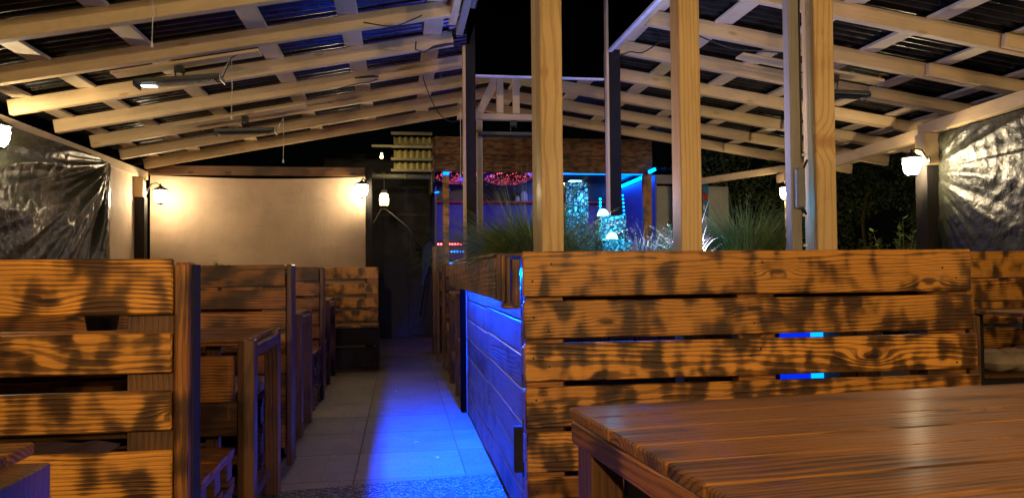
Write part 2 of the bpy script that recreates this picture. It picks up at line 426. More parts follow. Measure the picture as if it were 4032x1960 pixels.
random.seed(21)
for i, (x, y) in enumerate(((.10, 5.2), (-.16, 6.3), (.22, 4.75), (-.42, 4.9), (-.05, 7.4))):
    m = MB(); a = U(0, 6.28); L = U(.010, .018)
    pts = [(x + L * math.cos(a + t) * (1 if k % 2 else .55), y + L * math.sin(a + t) * (1 if k % 2 else .55), .004 + .006 * (k % 3)) for k, t in enumerate([q * math.pi / 4 for q in range(8)])]
    m.raw(pts + [(x, y, .012)], [(k, (k + 1) % 8, 8) for k in range(8)])
    tag(m.build('dry_leaf', 'cord'), 'tiny pale dry leaf lying on the aisle paving', 'leaf', 'dry leaves on the aisle paving')
random.seed(7)
# ------------------------------------------------------------------ pavilion
RX, RZ = 1.035, 3.165         # ridge, underside
KL = .193; KR = .147
def zl(x): return RZ - KL * (RX - x)
def zr(x): return RZ - KR * (x - RX)
pav = thing('timber_pavilion', (RX, 4, 0), 'open timber pavilion with pale pine rafters under a black corrugated roof', 'pavilion')
YS = [9.4 - .775 * i for i in range(16)]
OX0, OX1, OY0, OY1 = .50, 1.82, 3.2, 6.3      # roof opening over the planter
RH, RW = .115, .065
for i, y in enumerate(YS):
    inside = OY0 < y < OY1 + .05
    m = MB(); xe = OX0 - .06 if inside else RX
    m.beam((-2.98, y, zl(-2.98) + RH / 2), (xe, y, zl(xe) + RH / 2), RW, RH, seed=rnd()); m.build('rafter', 'pine', pav)
    m = MB(); xs = OX1 + .06 if inside else RX
    m.beam((xs, y + .03, zr(xs) + RH / 2 + .002), (6.05 if i < 3 else 5.42, y + .03, zr(6.05 if i < 3 else 5.42) + RH / 2 + .002), RW, RH, seed=rnd()); m.build('rafter', 'pine', pav)
    if i < 8:   # splice piece beside the rafter at the right eave
        m = MB(); m.beam((4.2, y - .045, zr(4.2) + .05), (5.0 + .22 * (i % 3), y - .045, zr(5.0 + .22 * (i % 3)) + .05), .045, .10); m.build('rafter_splice', 'pine', pav)
PY0, PY1 = -2.4, 9.75
PT = .024
for x in (-2.88, -2.42, -1.77, -1.0, -.37, .27):
    m = MB(); y0 = PY0
    m.beam((x, y0, zl(x) + RH + PT / 2 + .001), (x, PY1, zl(x) + RH + PT / 2 + .001), .15, PT); 
    m.build('roof_batten', 'batten', pav)
for x in (.78,):
    m = MB(); m.beam((x, OY1 + .045, zl(x) + RH + PT / 2 + .001), (x, PY1, zl(x) + RH + PT / 2 + .001), .13, PT); m.build('roof_batten', 'batten', pav)
for x in (1.3,):
    m = MB(); m.beam((x, OY1 + .045, zr(x) + RH + PT / 2 + .003), (x, PY1, zr(x) + RH + PT / 2 + .003), .13, PT); m.build('roof_batten', 'batten', pav)
for x in (1.95, 2.5, 3.1, 3.72, 4.35, 4.98, 5.3):
    m = MB(); m.beam((x, PY0, zr(x) + RH + PT / 2 + .003), (x, PY1, zr(x) + RH + PT / 2 + .003), .155, PT); m.build('roof_batten', 'batten', pav)
m = MB(); m.beam((6.0, 7.4, zr(6.0) + RH + .02), (6.0, PY1, zr(6.0) + RH + .02), .10, PT); m.build('roof_batten', 'batten', pav)
# corrugated sheets
def sheet(x0, x1, zf, y0, y1, pitch=.097, amp=.020, xe=14):
    mb = MB(); n = int((y1 - y0) / pitch * 8)
    def fn(u, v):
        x = x0 + (x1 - x0) * v; y = y0 + (y1 - y0) * u
        return (x, y, zf(x) + RH + PT + .030 + amp * math.cos(2 * math.pi * y / pitch) + .002 * noise.noise((x * .8, y * .7, 3)))
    return mb.grid(n, xe, fn)
for a in ((-3.25, OX0, zl, PY0, 9.9), (OX0, RX, zl, OY1 + .045, 9.9), (RX, OX1, zr, OY1 + .045, 9.9), (OX1, 6.25, zr, 6.9, 9.9), (OX1, 5.6, zr, PY0, 6.9)):
    sheet(*a).build('roof_sheet', 'corrugated', pav)
for a in ((OX0, RX, zl, PY0, OY0), (RX, OX1, zr, PY0, OY0)): sheet(*a).build('roof_sheet', 'corrugated', pav)
# trimmers round the roof opening
for k, (x, dz) in enumerate(((OX0 - .03, 0), (OX0 - .10, .02), (OX0 + .045, .05))):
    m = MB(); m.beam((x, OY0 - .1, zl(x) + .045 + dz), (x, OY1 - .35 - .22 * k, zl(x) + .045 + dz), .055, .14); m.build('trimmer', 'grey_wood' if k != 1 else 'pine', pav)
m = MB(); m.beam((OX1 + .03, OY0, zr(OX1) + .06), (OX1 + .03, OY1, zr(OX1) + .06), .05, .12); m.build('trimmer', 'pine', pav)
# black hood round the opening
m = MB(); m.bx(.628, 1.750, 6.31, 6.335, 2.815, 5.2, 'x'); m.build('hood_panel', 'hood', pav)
m = MB(); m.bx(.628, 1.750, 6.300, 6.34, 2.80, 2.814, 'x', .001); m.build('hood_trim', 'trim_white', pav)
m = MB(); m.bx(1.775, 1.79, 3.1, 6.235, 3.045, 5.2, 'y'); m.build('hood_panel', 'hood', pav)
m = MB(); m.bx(1.765, 1.80, 3.1, 6.23, 3.022, 3.044, 'y', .001); m.build('hood_trim', 'trim_white', pav)
m = MB(); m.bx(.56, .575, 3.1, 6.30, 3.062, 5.2, 'y'); m.build('hood_panel', 'hood', pav)
m = MB(); m.bx(.56, 1.79, 3.06, 3.09, 3.1, 5.2, 'x'); m.build('hood_panel', 'hood', pav)
m = MB(); m.bx(.50, 1.85, 3.0, 6.4, 5.205, 5.225, 'y'); m.build('hood_panel', 'hood', pav)
# eave beams
m = MB(); m.beam((-2.99, -2.2, 2.31), (-3.05, 9.62, 2.335), .09, .10); m.build('eave_beam', 'batten', pav)  # brightened pine copy makes up for weak light on this beam
m = MB(); m.beam((5.15, 9.7, 2.38), (4.79, 6.35, 2.385), .08, .11); m.build('eave_beam', 'pine', pav)
m = MB(); m.beam((4.72, 6.25, 2.40), (4.30, 2.6, 2.40), .09, .11); m.build('eave_beam', 'pine', pav)
m = MB(); m.beam((4.30, 2.55, 2.40), (4.30, -2.2, 2.40), .09, .11); m.build('eave_beam', 'pine', pav)
# corner posts: dark lower post with pale block on top
def post(x, y, zt, split, w_=.11, lower='black_wood', upper='pine'):
    m = MB(); m.bx(x - w_ / 2, x + w_ / 2, y - w_ / 2, y + w_ / 2, 0, split, 'z'); m.build('post', lower, pav)
    m = MB(); m.bx(x - w_ / 2 - .012, x + w_ / 2 - .012, y - w_ / 2 - .004, y + w_ / 2 - .02, split + .001, zt, 'z'); m.build('post_block', upper, pav)
post(-3.0, 9.35, 2.28, 2.05); post(-3.02, 5.6, 2.27, 2.0); post(-3.0, 1.4, 2.26, 2.0); post(-3.0, -2., 2.26, 2.0)
post(4.66, 6.10, 2.34, 2.06, .15); post(5.1, 9.3, 2.32, 1.95, .12, 'pine'); post(4.45, 2.2, 2.34, 2.0); post(4.45, -2., 2.34, 2.0)
# three pale posts of the planter front, dark posts at its back
for (x0, x1, y0, y1, mt, xt) in ((.65, .755, 3.45, 3.575, 'pine_gold', 3.1), (1.33, 1.435, 3.45, 3.57, 'pine_gold', 3.1), (2.03, 2.135, 3.45, 3.57, 'pine_gold', 2.96)):
    m = MB(); m.bx(x0, x1, y0, y1, 0, xt, 'z', .005); m.build('post', mt, pav)
m = MB(); m.bx(.652, .70, 3.577, 3.70, 0, 3.1, 'z', .004); m.build('post', 'pine', pav)
m = MB(); m.bx(1.922, 1.977, 3.50, 3.56, 0, 2.96, 'z', .004); m.build('post', 'grey_wood', pav)
m = MB(); m.bx(.577, .626, 6.26, 6.345, 3.052, 5.0, 'z', .003); m.build('post', 'black_wood', pav)
m = MB(); m.bx(.546, .625, 6.24, 6.34, 0, 3.05, 'z', .003); m.build('post', 'black_wood', pav)
m = MB(); m.bx(.522, .545, 6.25, 6.33, 0, 3.04, 'z', .002); m.build('post_cladding', 'pine', pav)
m = MB(); m.bx(1.775, 1.875, 6.24, 6.40, 0, 5.0, 'z', .003); m.build('post', 'black_wood', pav)
m = MB(); m.bx(1.752, 1.773, 6.235, 6.30, 0, 5.0, 'z', .002); m.build('post_cladding', 'pine', pav)
m = MB(); m.bx(.745, .80, 7.335, 7.39, 0, 2.72, 'z', .003); m.build('post', 'pine', pav)
# rear truss: tie and struts
m = MB(); m.beam((.55, 7.30, 2.66), (1.5, 7.30, 2.66), .07, .06); m.build('truss_tie', 'pine', pav)
for a, b in (((.76, 7.31, 2.692), (.95, 7.31, 3.10)), ((.965, 7.27, 2.692), (.965, 7.27, 3.13)), ((1.125, 7.27, 2.692), (1.125, 7.27, 3.14))):
    m = MB(); m.beam(a, b, .065, .062, up=(0, 1, 0)); m.build('strut', 'pine', pav)
m = MB(); m.beam((RX, OY1 + .05, RZ + .03), (RX, 9.6, RZ + .03), .05, .05); m.build('ridge_board', 'pine', pav)
# short mounting boards for the heaters
for (x0, x1, y, z) in ((-2.0, -1.0, 5.65, 2.545), (-2.1, -.9, 7.5, 2.60)):
    m = MB(); m.beam((x0, y, zl(x0) - .012), (x1, y, zl(x1) - .012), .14, .022); m.build('mounting_board', 'pine', pav)
m = MB(); m.beam((2.75, 5.8, zr(2.75) - .012), (4.0, 5.8, zr(4.0) - .012), .14, .022); m.build('mounting_board', 'pine', pav)

# ------------------------------------------------------------------ canvas walls, sheets
cw = thing('canvas_wall', (-1.7, 9.72, 0), 'beige canvas wall stretched under a dark beam behind the left benches', 'wall')
m = MB(); m.grid(120, 60, lambda u, v: (-3.02 + 2.62 * u, 9.74 + .012 * noise.noise((u * 6, v * 2, 1)) + .010 * math.sin(u * 9 + 3 * v) * (1 - v) , .02 + 2.34 * v - .035 * math.sin(math.pi * u) * (v > .99)))
m.build('canvas', 'canvas', cw)
m = MB(); m.bx(-3.03, -.44, 9.66, 9.73, 2.36, 2.47, 'x'); m.build('top_beam', 'char_dark', cw)
m = MB(); m.bx(-.435, -.355, 9.64, 9.72, 0, 2.50, 'z'); m.build('end_post', 'black_wood', cw)
sw = thing('side_canvas', (-3.05, 8.9, 0), 'pale canvas strip between the black plastic sheet and the left corner post', 'wall')
m = MB(); m.grid(30, 60, lambda u, v: (-3.06 + .012 * noise.noise((u * 3, v * 3, 5)), 8.1 + 1.6 * u, .02 + 2.27 * v)); m.build('canvas', 'canvas', sw)

def folds(ax, ay, y, z, amp, spread):
    dx, dz = y - ax, z - ay; r = math.hypot(dx, dz) + 1e-4; a = math.atan2(dz, dx)
    f = 0
    q = noise.noise((a * spread, r * .5, 7.)); q2 = noise.noise((a * spread * 2.3, r * .8, 17.))
    f = (1 - abs(q) * 3.2) * .6 + (1 - abs(q2) * 3) * .3
    return amp * f * min(1, r * 1.6) * math.exp(-r * .45) * min(1, abs(dx) * 3.)
def crump(y, z, s):
    n = noise.noise((y * 7, z * 7, s)); n2 = noise.noise((y * 17, z * 17, s + 4))
    return -.014 * abs(n) - .007 * abs(n2)
lt = thing('plastic_sheet', (-2.96, 6.5, 0), 'crumpled black plastic sheet hanging under the left eave, folds fanning down from its corner', 'plastic sheet')
m = MB(); m.grid(300, 150, lambda u, v: (lambda y, z: (-2.945 + folds(8.27, 2.33, y, z, .13, 5.) + crump(y, z, 2.), y, z))(3.2 + 5.07 * u, .75 + 1.545 * v)); m.build('sheet', 'tarp', lt)
rt = thing('plastic_sheet', (4.6, 5., 0), 'creased black plastic sheet tied to the dark post at the right eave', 'plastic sheet')
def rtf(u, v):
    y = 6.2 - 3.6 * u; z = .7 + 1.63 * v
    x = 4.70 - .112 * (6.2 - y) - folds(6.25, 2.02, y, z, .07, 3.4) * (.3 + .7 * max(0, min(1, (2.05 - z) * 2.))) - crump(y, z, 9.)
    return (x + .02, y, z)
m = MB(); m.grid(240, 120, rtf); m.build('sheet', 'tarp', rt)

# ------------------------------------------------------------------ benches
SEATY = dict()
def board_rows(m, x0, x1, y0, y1, rows):
    for a, b in rows:
        j = U(-.004, .004); m.bx(x0 + U(-.004, .004), x1 + U(-.006, .002), y0, y1, a, b + j * .5, 'x', .006)
def backrest(par, x0, x1, y, rows, matf, matr='char_brown', endw=.045, ends=True, dep=.16, nblk=3, endm='char_dark'):
    m = MB(); board_rows(m, x0, x1, y, y + .022, rows); m.build('front_boards', matf, par)
    m = MB(); zt = rows[0][1]
    rr = [(b - .13 - i * .001, b - .02) for i, b in enumerate([zt - .005 - .21 * k for k in range(6)]) if b > .2]
    board_rows(m, x0, x1, y + dep - .022, y + dep, rr); m.build('rear_boards', matr, par)
    for k in range(nblk):
        m = MB()
        cx = x0 + .075 + (x1 - x0 - .15) * k / (nblk - 1)
        for a, b in rows:
            m.bx(cx - .07, cx + .07, y + .0225, y + dep - .0225, max(.05, a + .0), a + .09, 'y')
        for i in range(len(rows) - 1):
            m.bx(cx - .072, cx + .072, y + .0235, y + .05, rows[i + 1][1] - .04, rows[i][0] + .04, 'z')
        m.build('spacer_block', 'char_dark', par)
def pallets(par, x0, x1, y0, y1, top, layers, mat='char_dark', nm='pallet', topm='char_brown'):
    hh = (top - .0) / layers
    for k in range(layers):
        z0 = k * hh; m = MB(); last = k == layers - 1
        nb = max(2, int((y1 - y0) / .12))
        for i in range(3):
            yy = y0 + .05 + (y1 - y0 - .1) * i / 2
            m.bx(x0, x1, yy - .05, yy + .05, z0 + .004, z0 + .024, 'x')
            for cx in (x0 + .07, (x0 + x1) / 2, x1 - .07):
                m.bx(cx - .06, cx + .06, yy - .045, yy + .045, z0 + .025, z0 + hh - .045, 'x')
        for cx in (x0 + .07, (x0 + x1) / 2, x1 - .07): m.bx(cx - .065, cx + .065, y0, y1, z0 + hh - .044, z0 + hh - .024, 'y')
        m.build(nm, mat, par)
        m = MB(); wd = (y1 - y0) / nb
        for i in range(nb): m.bx(x0, x1 + U(-.004, .004), y0 + wd * i + .004, y0 + wd * (i + 1) - .004, z0 + hh - .023, z0 + hh - .001, 'x')
        m.build('seat_deck' if last else 'pallet_deck', topm if last else mat, par)
GB = 'double-sided pallet benches along the left of the aisle'
# nearest bench (closest to the camera, left)
b1 = thing('pallet_bench', (-1.7, 2.6, 0), 'nearest left pallet bench, wide scorched boards with a knotty brown end post', 'bench', GB)
backrest(b1, -3.0, -.725, 2.57, [(1.035, 1.213), (.848, .976), (.665, .793), (.445, .602), (.24, .38), (.06, .19)], 'char_gold', endm='char_brown')
m = MB(); m.bx(-.722, -.678, 2.565, 2.67, 0, 1.202, 'z', .008, seed=.37); m.build('end_post', 'char_brown', b1)
m = MB(); m.bx(-.677, -.671, 2.60, 2.69, 0, 1.195, 'z', .002); m.build('end_board', 'black_wood', b1)
pallets(b1, -2.9, -.69, 2.80, 3.32, .44, 3)
b2 = thing('pallet_bench', (-1.7, 4.8, 0), 'second left pallet bench with a smoke-blackened top board and blue-edged end', 'bench', GB)
backrest(b2, -3.0, -.69, 4.75, [(1.078, 1.212), (.945, 1.055), (.815, .928), (.685, .795), (.555, .665), (.42, .535), (.27, .40), (.1, .24)], 'char_brown')
m = MB(); m.bx(-.688, -.655, 4.745, 4.915, 0, 1.213, 'z', .006); m.build('end_post', 'char_dark', b2)
pallets(b2, -2.9, -.72, 4.95, 5.50, .485, 3); pallets(b2, -2.9, -.74, 4.25, 4.72, .485, 3)
b3 = thing('pallet_bench', (-1.7, 7.1, 0), 'third left pallet bench, narrow and dark brown in front of the pale slatted bench', 'bench', GB)
backrest(b3, -3.0, -.735, 7.1, [(1.078, 1.208), (.945, 1.06), (.815, .928), (.685, .795), (.555, .665), (.42, .535), (.27, .40), (.1, .24)], 'char_brown')
m = MB(); m.bx(-.733, -.70, 7.095, 7.265, 0, 1.208, 'z', .006); m.build('end_post', 'char_dark', b3)
pallets(b3, -2.9, -.74, 7.30, 7.85, .485, 3); pallets(b3, -2.9, -.72, 6.55, 7.06, .485, 3)
b4 = thing('pallet_bench', (-1.4, 9.3, 0), 'pale slatted bench in front of the canvas wall at the end of the left row', 'bench')
m = MB(); board_rows(m, -2.9, -.275, 9.42, 9.442, [(1.075, 1.213), (.885, 1.015), (.72, .838), (.56, .685)]); m.build('front_boards', 'char_gold', b4)
for cx in (-.345, -1.5, -2.7):
    m = MB(); m.bx(cx - .07, cx + .07, 9.443, 9.56, .3, 1.2, 'z'); m.build('spacer_block', 'char_brown', b4)
m = MB(); m.bx(-2.9, -.27, 9.02, 9.41, .505, .53, 'x'); m.build('seat', 'char_gold', b4)
m = MB(); board_rows(m, -2.9, -.275, 9.04, 9.06, [(.30, .50), (.04, .28)]); m.bx(-.285, -.262, 9.05, 9.55, .02, .50, 'y'); m.build('base', 'black_wood', b4)

# tables
GT = 'high narrow tables between the left benches'
def table_left(y0, y1, xr, label, rails=True):
    t = thing('pallet_table', (-1.6, (y0 + y1) / 2, 0), label, 'table', GT)
    m = MB(); n = 6
    for i in range(n):
        a = y0 + (y1 - y0) * i / n; b = y0 + (y1 - y0) * (i + 1) / n; m.bx(-2.6, xr - .03, a + .002, b - .002, .845, .872, 'x', .003)
    m.build('tabletop', 'table', t)
    m = MB(); m.bx(xr - .045, xr - .0, y0 + .07, y1 - .07, .79, .843, 'y'); m.build('rail', 'char_dark', t)
    for (lx, ly) in ((xr - .036, y0 + .040), (xr - .036, y1 - .040), (-2.5, y0 + .032), (-2.5, y1 - .032)):
        m = MB(); m.bx(lx - .036, lx + .036, ly - .039, ly + .039, 0, .87 if lx > -1 else .843, 'z', .004); m.build('leg', 'char_dark', t)
    m = MB(); m.bx(xr - .30, xr - .09, y0 + .01, y0 + .05, .60, .80, 'x'); m.build('apron', 'char_brown', t)
    m = MB(); m.bx(xr - .33, xr - .06, y0 + .012, y0 + .045, .45, .595, 'x'); m.build('cross_board', 'char_dark', t)
    for dx in (.20, .31):
        m = MB(); m.bx(xr - dx - .03, xr - dx + .03, y0 + .10, y0 + .14, .0, .843, 'z'); m.build('leg', 'char_dark', t)
    m = MB(); m.bx(xr - .10, xr - .04, y0 + .08, y1 - .08, .10, .14, 'y'); m.build('foot_rail', 'char_dark', t)
    return t
table_left(3.47, 4.215, -.64, 'narrow brown table between the first and second left benches, blue light on its legs')
table_left(5.50, 6.12, -.69, 'second table of the left row, partly hidden behind the second bench')
table_left(8.02, 8.75, -.73, 'farthest and smallest table of the left row beside the pale slatted bench')
t0 = thing('pallet_table', (-1.2, 1.4, 0), 'table end poking in at the bottom left corner with a violet-lit side', 'table')
m = MB()
for i in range(5): m.bx(-2.2, -.735, 1.12 + .11 * i, 1.226 + .11 * i, .805, .83, 'x')
m.build('tabletop', 'table', t0)
m = MB(); m.bx(-.733, -.66, 1.14, 1.56, 0, .812, 'z'); m.build('end_board', 'char_dark', t0)
m = MB(); m.bx(-2.15, -2.05, 1.14, 1.62, 0, .80, 'z'); m.build('leg', 'char_dark', t0)

# ------------------------------------------------------------------ front partition bench and table

fp = thing('pallet_bench', (1.6, 3.2, 0), 'large golden scorched slatted bench back in front of the planter', 'bench')
ROWS = [(1.052, 1.247), (.872, 1.034), (.688, .852), (.492, .664), (.302, .470), (.10, .278)]
m = MB()
for i, (a, b) in enumerate(ROWS):
    m.bx(.517 + .003 * i, 2.655 + .012 * i, 3.2, 3.224, a, b, 'x', .009)
m.build('front_boards', 'char_gold', fp)
for (xa, xb) in ((.53, .70), (1.50, 1.68), (2.44, 2.64)):
    m = MB()
    for i, (a, b) in enumerate(ROWS): m.bx(xa, xb, 3.2245, 3.318, a + .02, b - .02, 'y')
    for i in range(len(ROWS) - 1): m.bx(xa + .002, xb - .002, 3.226, 3.30, ROWS[i + 1][1] - .018, ROWS[i][0] + .018, 'x')
    m.build('spacer_block', 'char_brown', fp)
m = MB()
for a, b in ((1.0, 1.235), (.68, .82), (.49, .63)): m.bx(.53, 2.64, 3.3185, 3.34, a, b, 'x')
m.build('rear_boards', 'char_dark', fp)
for i, (a, b) in enumerate(ROWS):
    for sx in (.575, .64, 1.56, 1.60, 2.50, 2.58):
        x = sx + U(-.02, .02); z = (a + b) / 2 + U(-.05, .05); m = MB(); m.tube([(x, 3.204, z), (x, 3.1975, z)], [.0055, .0045], 8); m.build('screw_head', 'black_metal', fp)
m = MB(); m.bx(.478, .514, 3.205, 3.24, .305, .50, 'z'); m.build('side_block', 'black_wood', fp)
m = MB(); m.bx(2.66, 2.72, 3.23, 3.33, 0, .93, 'z'); m.build('end_post', 'char_dark', fp)
m = MB(); m.bx(1.1, 2.6, 2.85, 3.17, .40, .43, 'x'); m.build('seat', 'char_brown', fp)
for x in (1.15, 2.5):
    m = MB(); m.bx(x, x + .08, 2.9, 3.15, 0, .399, 'z'); m.build('seat_support', 'char_dark', fp)

ft = thing('pallet_table', (1.3, 1.2, 0), 'large glossy red-brown plank table in the right foreground', 'table')
A = Vector((.361, 1.623, 0)); ex = Vector((1.418 - .361, 1.718 - 1.623, 0)).normalized(); ey = Vector((-ex.y, ex.x, 0)); ez = Vector((0, 0, 1))
m = MB(); off = 0.
for i, wd in enumerate((.125, .12, .13, .118, .125, .12, .12)):
    m.box(A + ex * .98 - ey * (off + wd / 2) + ez * (.858 - U(0, .0015)), [ex, ey, ez], [1.96, wd - .002, .024], .004); off += wd
m.build('tabletop', 'table', ft)
m = MB(); m.box(A + ex * .026 - ey * (off / 2) + ez * .818, [ey, ez, ex], [off - .01, .052, .045], .006); m.build('end_rail', 'char_brown', ft)
m = MB(); m.box(A + ex * .98 - ey * .03 + ez * .80, [ex, ez, ey], [1.86, .09, .03], .004); m.build('long_rail', 'char_dark', ft)
for sx in (.05, 1.9):
    for sy in (.06, off - .06):
        m = MB(); m.box(A + ex * sx - ey * sy + ez * .3955, [ez, ey, ex], [.791, .09, .07], .004); m.build('leg', 'char_dark', ft)
m = MB(); m.box(A + ex * .10 - ey * .45 + ez * .60, [ey, ez, ex], [.72, .38, .02], .004); m.build('side_panel', 'black_wood', ft)

# ------------------------------------------------------------------ planter
pl = thing('raised_planter', (1.2, 4.8, 0), 'long plank-sided raised planter washed in blue light beside the aisle', 'planter')
m = MB(); zz = [0.02]
while zz[-1] < 1.10: zz.append(zz[-1] + .152)
for i in range(len(zz) - 1):
    o = .03 if i % 2 else 0.
    for (ya, yb, dz) in ((3.37, 4.72, .012), (4.724, 6.22, 0)):
        m.bx(.536, .556 + U(0, .003), ya, yb, zz[i] + dz, min(1.16, zz[i + 1] - .006 + dz), 'y', .004)
m.build('side_panel', 'plank_wall', pl)
m = MB()
for y in (3.6, 4.6, 5.4, 6.15): m.bx(.558, .62, y - .03, y + .03, 0, 1.1, 'z')
m.build('side_framing', 'char_dark', pl)
m = MB(); m.bx(.558, .60, 3.37, 6.2, 1.10, 1.225, 'y'); m.build('light_stop_rail', 'char_dark', pl)  # rail added to keep LED light off the first pale post
m = MB()
for i in range(14):
    x = .66 + i * .14; m.bx(x, x + .134, 3.85, 3.872, 0, 1.16, 'z')
m.build('front_panel', 'char_dark', pl)
m = MB()
for i in range(7): m.bx(2.62, 2.645, 3.88, 6.3, .02 + i * .16, .172 + i * .16, 'y')
m.build('side_panel', 'char_dark', pl)
m = MB(); m.bx(.63, 2.6, 6.42, 6.445, .02, 1.15, 'x'); m.build('rear_panel', 'char_dark', pl)
m = MB(); m.bx(.42, .446, 3.36, 6.62, 1.035, 1.225, 'y', .004); m.build('ledge_face', 'char_brown', pl)
m = MB(); m.bx(.418, .56, 3.37, 6.22, 1.2265, 1.246, 'y', .004); m.build('ledge_top', 'char_brown', pl)
for k, (x0, x1) in enumerate(((.425, .447), (.450, .472), (.476, .510))):
    m = MB(); m.bx(x0, x1, 3.22 + .02 * (k % 2), 3.35, 1.03 - .01 * k, 1.235 - .01 * k, 'z', .004); m.build('corner_block', 'char_dark' if k % 2 else 'char_brown', pl)
m = MB(); m.bx(.44, .515, 3.24, 3.34, 1.0, 1.028, 'x'); m.build('corner_foot', 'char_gold', pl)
m = MB(); m.bx(.49, .535, 6.235, 6.33, 0, 1.19, 'z', .003); m.build('end_post', 'hood', pl)
m = MB(); m.bx(.531, .5345, 6.2, 6.232, 0, 1.05, 'z', .001); m.build('edge_strip', 'grey_wood', pl)
m = MB(); m.grid(30, 30, lambda u, v: (.60 + 2.0 * u, 3.88 + 2.53 * v, 1.10 + .05 * noise.noise((u * 7, v * 7, 0)) + .05 * math.exp(-((u - .35) ** 2 + (v - .4) ** 2) * 12))); m.build('soil', 'soil', pl)

led = thing('led_strip', (.5, 4.8, 1.1), 'blue LED strip tucked under the planter ledge above the aisle', 'light strip')
m = MB(); m.bx(.505, .517, 3.40, 6.02, 1.151, 1.159, 'y', .001); m.build('light_tape', 'led_blue', led)
m = MB(); m.bx(.490, .534, 3.39, 6.19, 1.1645, 1.172, 'y', .001); m.build('channel', 'plastic_grey', led)
post_glow = thing('led_strip', (2.1, 3.62, .3), 'added upright glowing blue panel for the LED-lit post side, seen through gaps of the golden bench back', 'light strip')
m = MB(); m.bx(1.957, 2.02, 3.405, 3.415, .45, .95, 'z', .001); m.build('light_tape', 'led_blue_soft', post_glow)  # glowing strip stands in for the blue-lit side of the post
m = MB(); m.bx(1.80, 1.955, 3.407, 3.417, .40, .98, 'z', .001); m.build('dim_glow_panel', emis('dim_blue_panel', (0., .03, 1.), .9), post_glow)  # dim blue light beside it, painted as emission
m = MB(); m.bx(1.79, 2.02, 3.419, 3.435, 0, .99, 'z', .001); m.build('stand', 'black_wood', post_glow)
led3 = thing('led_strip', (.8, 3.8, .2), 'blue LED strip low inside the gap behind the golden bench back', 'light strip')
m = MB(); m.bx(.72, 1.6, 3.835, 3.843, .94, .948, 'x', .001); m.build('light_tape', emis('dim_blue_led', (.02, .08, 1.), 60.), led3)

# ------------------------------------------------------------------ grasses
def blades(m, n, cx, cy, cz, rb, h, spread, wd, seg=6, droop=.5, dirx=0., diry=0.):
    for _ in range(n):
        a = U(0, 2 * math.pi); r = rb * math.sqrt(rnd()); px = cx + r * math.cos(a); py = cy + r * math.sin(a)
        a2 = a + U(-.7, .7); hh = h * U(.55, 1.1); sp = spread * U(.25, 1.15); dr = droop * U(.3, 1.3)
        dx = math.cos(a2) * sp + dirx * hh; dy = math.sin(a2) * sp + diry * hh
        side = Vector((-math.sin(a2), math.cos(a2), 0)) if rnd() < .5 else Vector((1, 0, 0))
        vs = []; fs = []
        for i in range(seg + 1):
            t = i / seg; p = Vector((px + dx * t ** 1.5, py + dy * t ** 1.5, cz + hh * (t - dr * t ** 2.6)))
            q = side * (wd * (1 - t * .93) * .5)
            vs += [p - q, p + q]
        for i in range(seg): fs.append((2 * i, 2 * i + 1, 2 * i + 3, 2 * i + 2))
        m.raw(vs, fs, None, None, True)
GG = 'ornamental grasses in the raised planter'
def tuft(x, y, z, n, h, sp, mat, label, wd=.006, rb=.1, droop=.5, **k):
    m = MB(); blades(m, n, x, y, z, rb, h, sp, wd, droop=droop, **k)
    return tag(m.build('grass_tuft', mat), label, 'grass', GG)
tuft(.76, 4.15, 1.12, 2300, .50, .44, 'grass', 'dense dark green grass tuft spilling over the ledge left of the first pale post', .007, .18, .7, dirx=-.25)
tuft(.70, 4.8, 1.12, 1600, .50, .38, 'grass', 'green grass tuft behind the leftmost dark post of the planter', .007, .14, .65, dirx=-.2)
tuft(.80, 4.6, 1.12, 260, .85, .30, 'grass', 'tall green grass tuft whose long blades rise before the blue bar', .006, .12, .55)
tuft(.64, 5.9, 1.12, 160, .22, .2, 'grass_grey', 'small grey grass tuft at the far end of the planter ledge', .005, .08, .6)
tuft(1.72, 5.2, 1.13, 600, .42, .36, 'grass_grey', 'blue-lit grass tuft right of the stone fountain', .005, .13, .6)
tuft(1.50, 4.45, 1.14, 420, .22, .3, 'grass_grey', 'low silvery grass tuft at the foot of the fountain', .005, .12, .6)
tuft(1.92, 5.7, 1.13, 380, .45, .35, 'grass', 'dim green grass tuft behind the middle pale post', .006, .12, .55)
tuft(1.60, 4.0, 1.14, 36, .46, .22, 'grass_grey', 'broad pale spider grass glaring white beside the middle pale post', .014, .035, .55)
tuft(1.62, 4.05, 1.14, 70, .20, .22, 'grass_grey', 'short white-lit grass blades in front of the spider grass', .006, .06, .5)
tuft(2.32, 4.85, 1.12, 1500, .64, .50, 'grass', 'biggest dark grass clump between the middle and the right pale post', .006, .14, .5)
tuft(2.0, 5.0, 1.12, 300, .5, .5, 'grass', 'thin arching grass tuft in front of the grey canvas', .005, .12, .6)
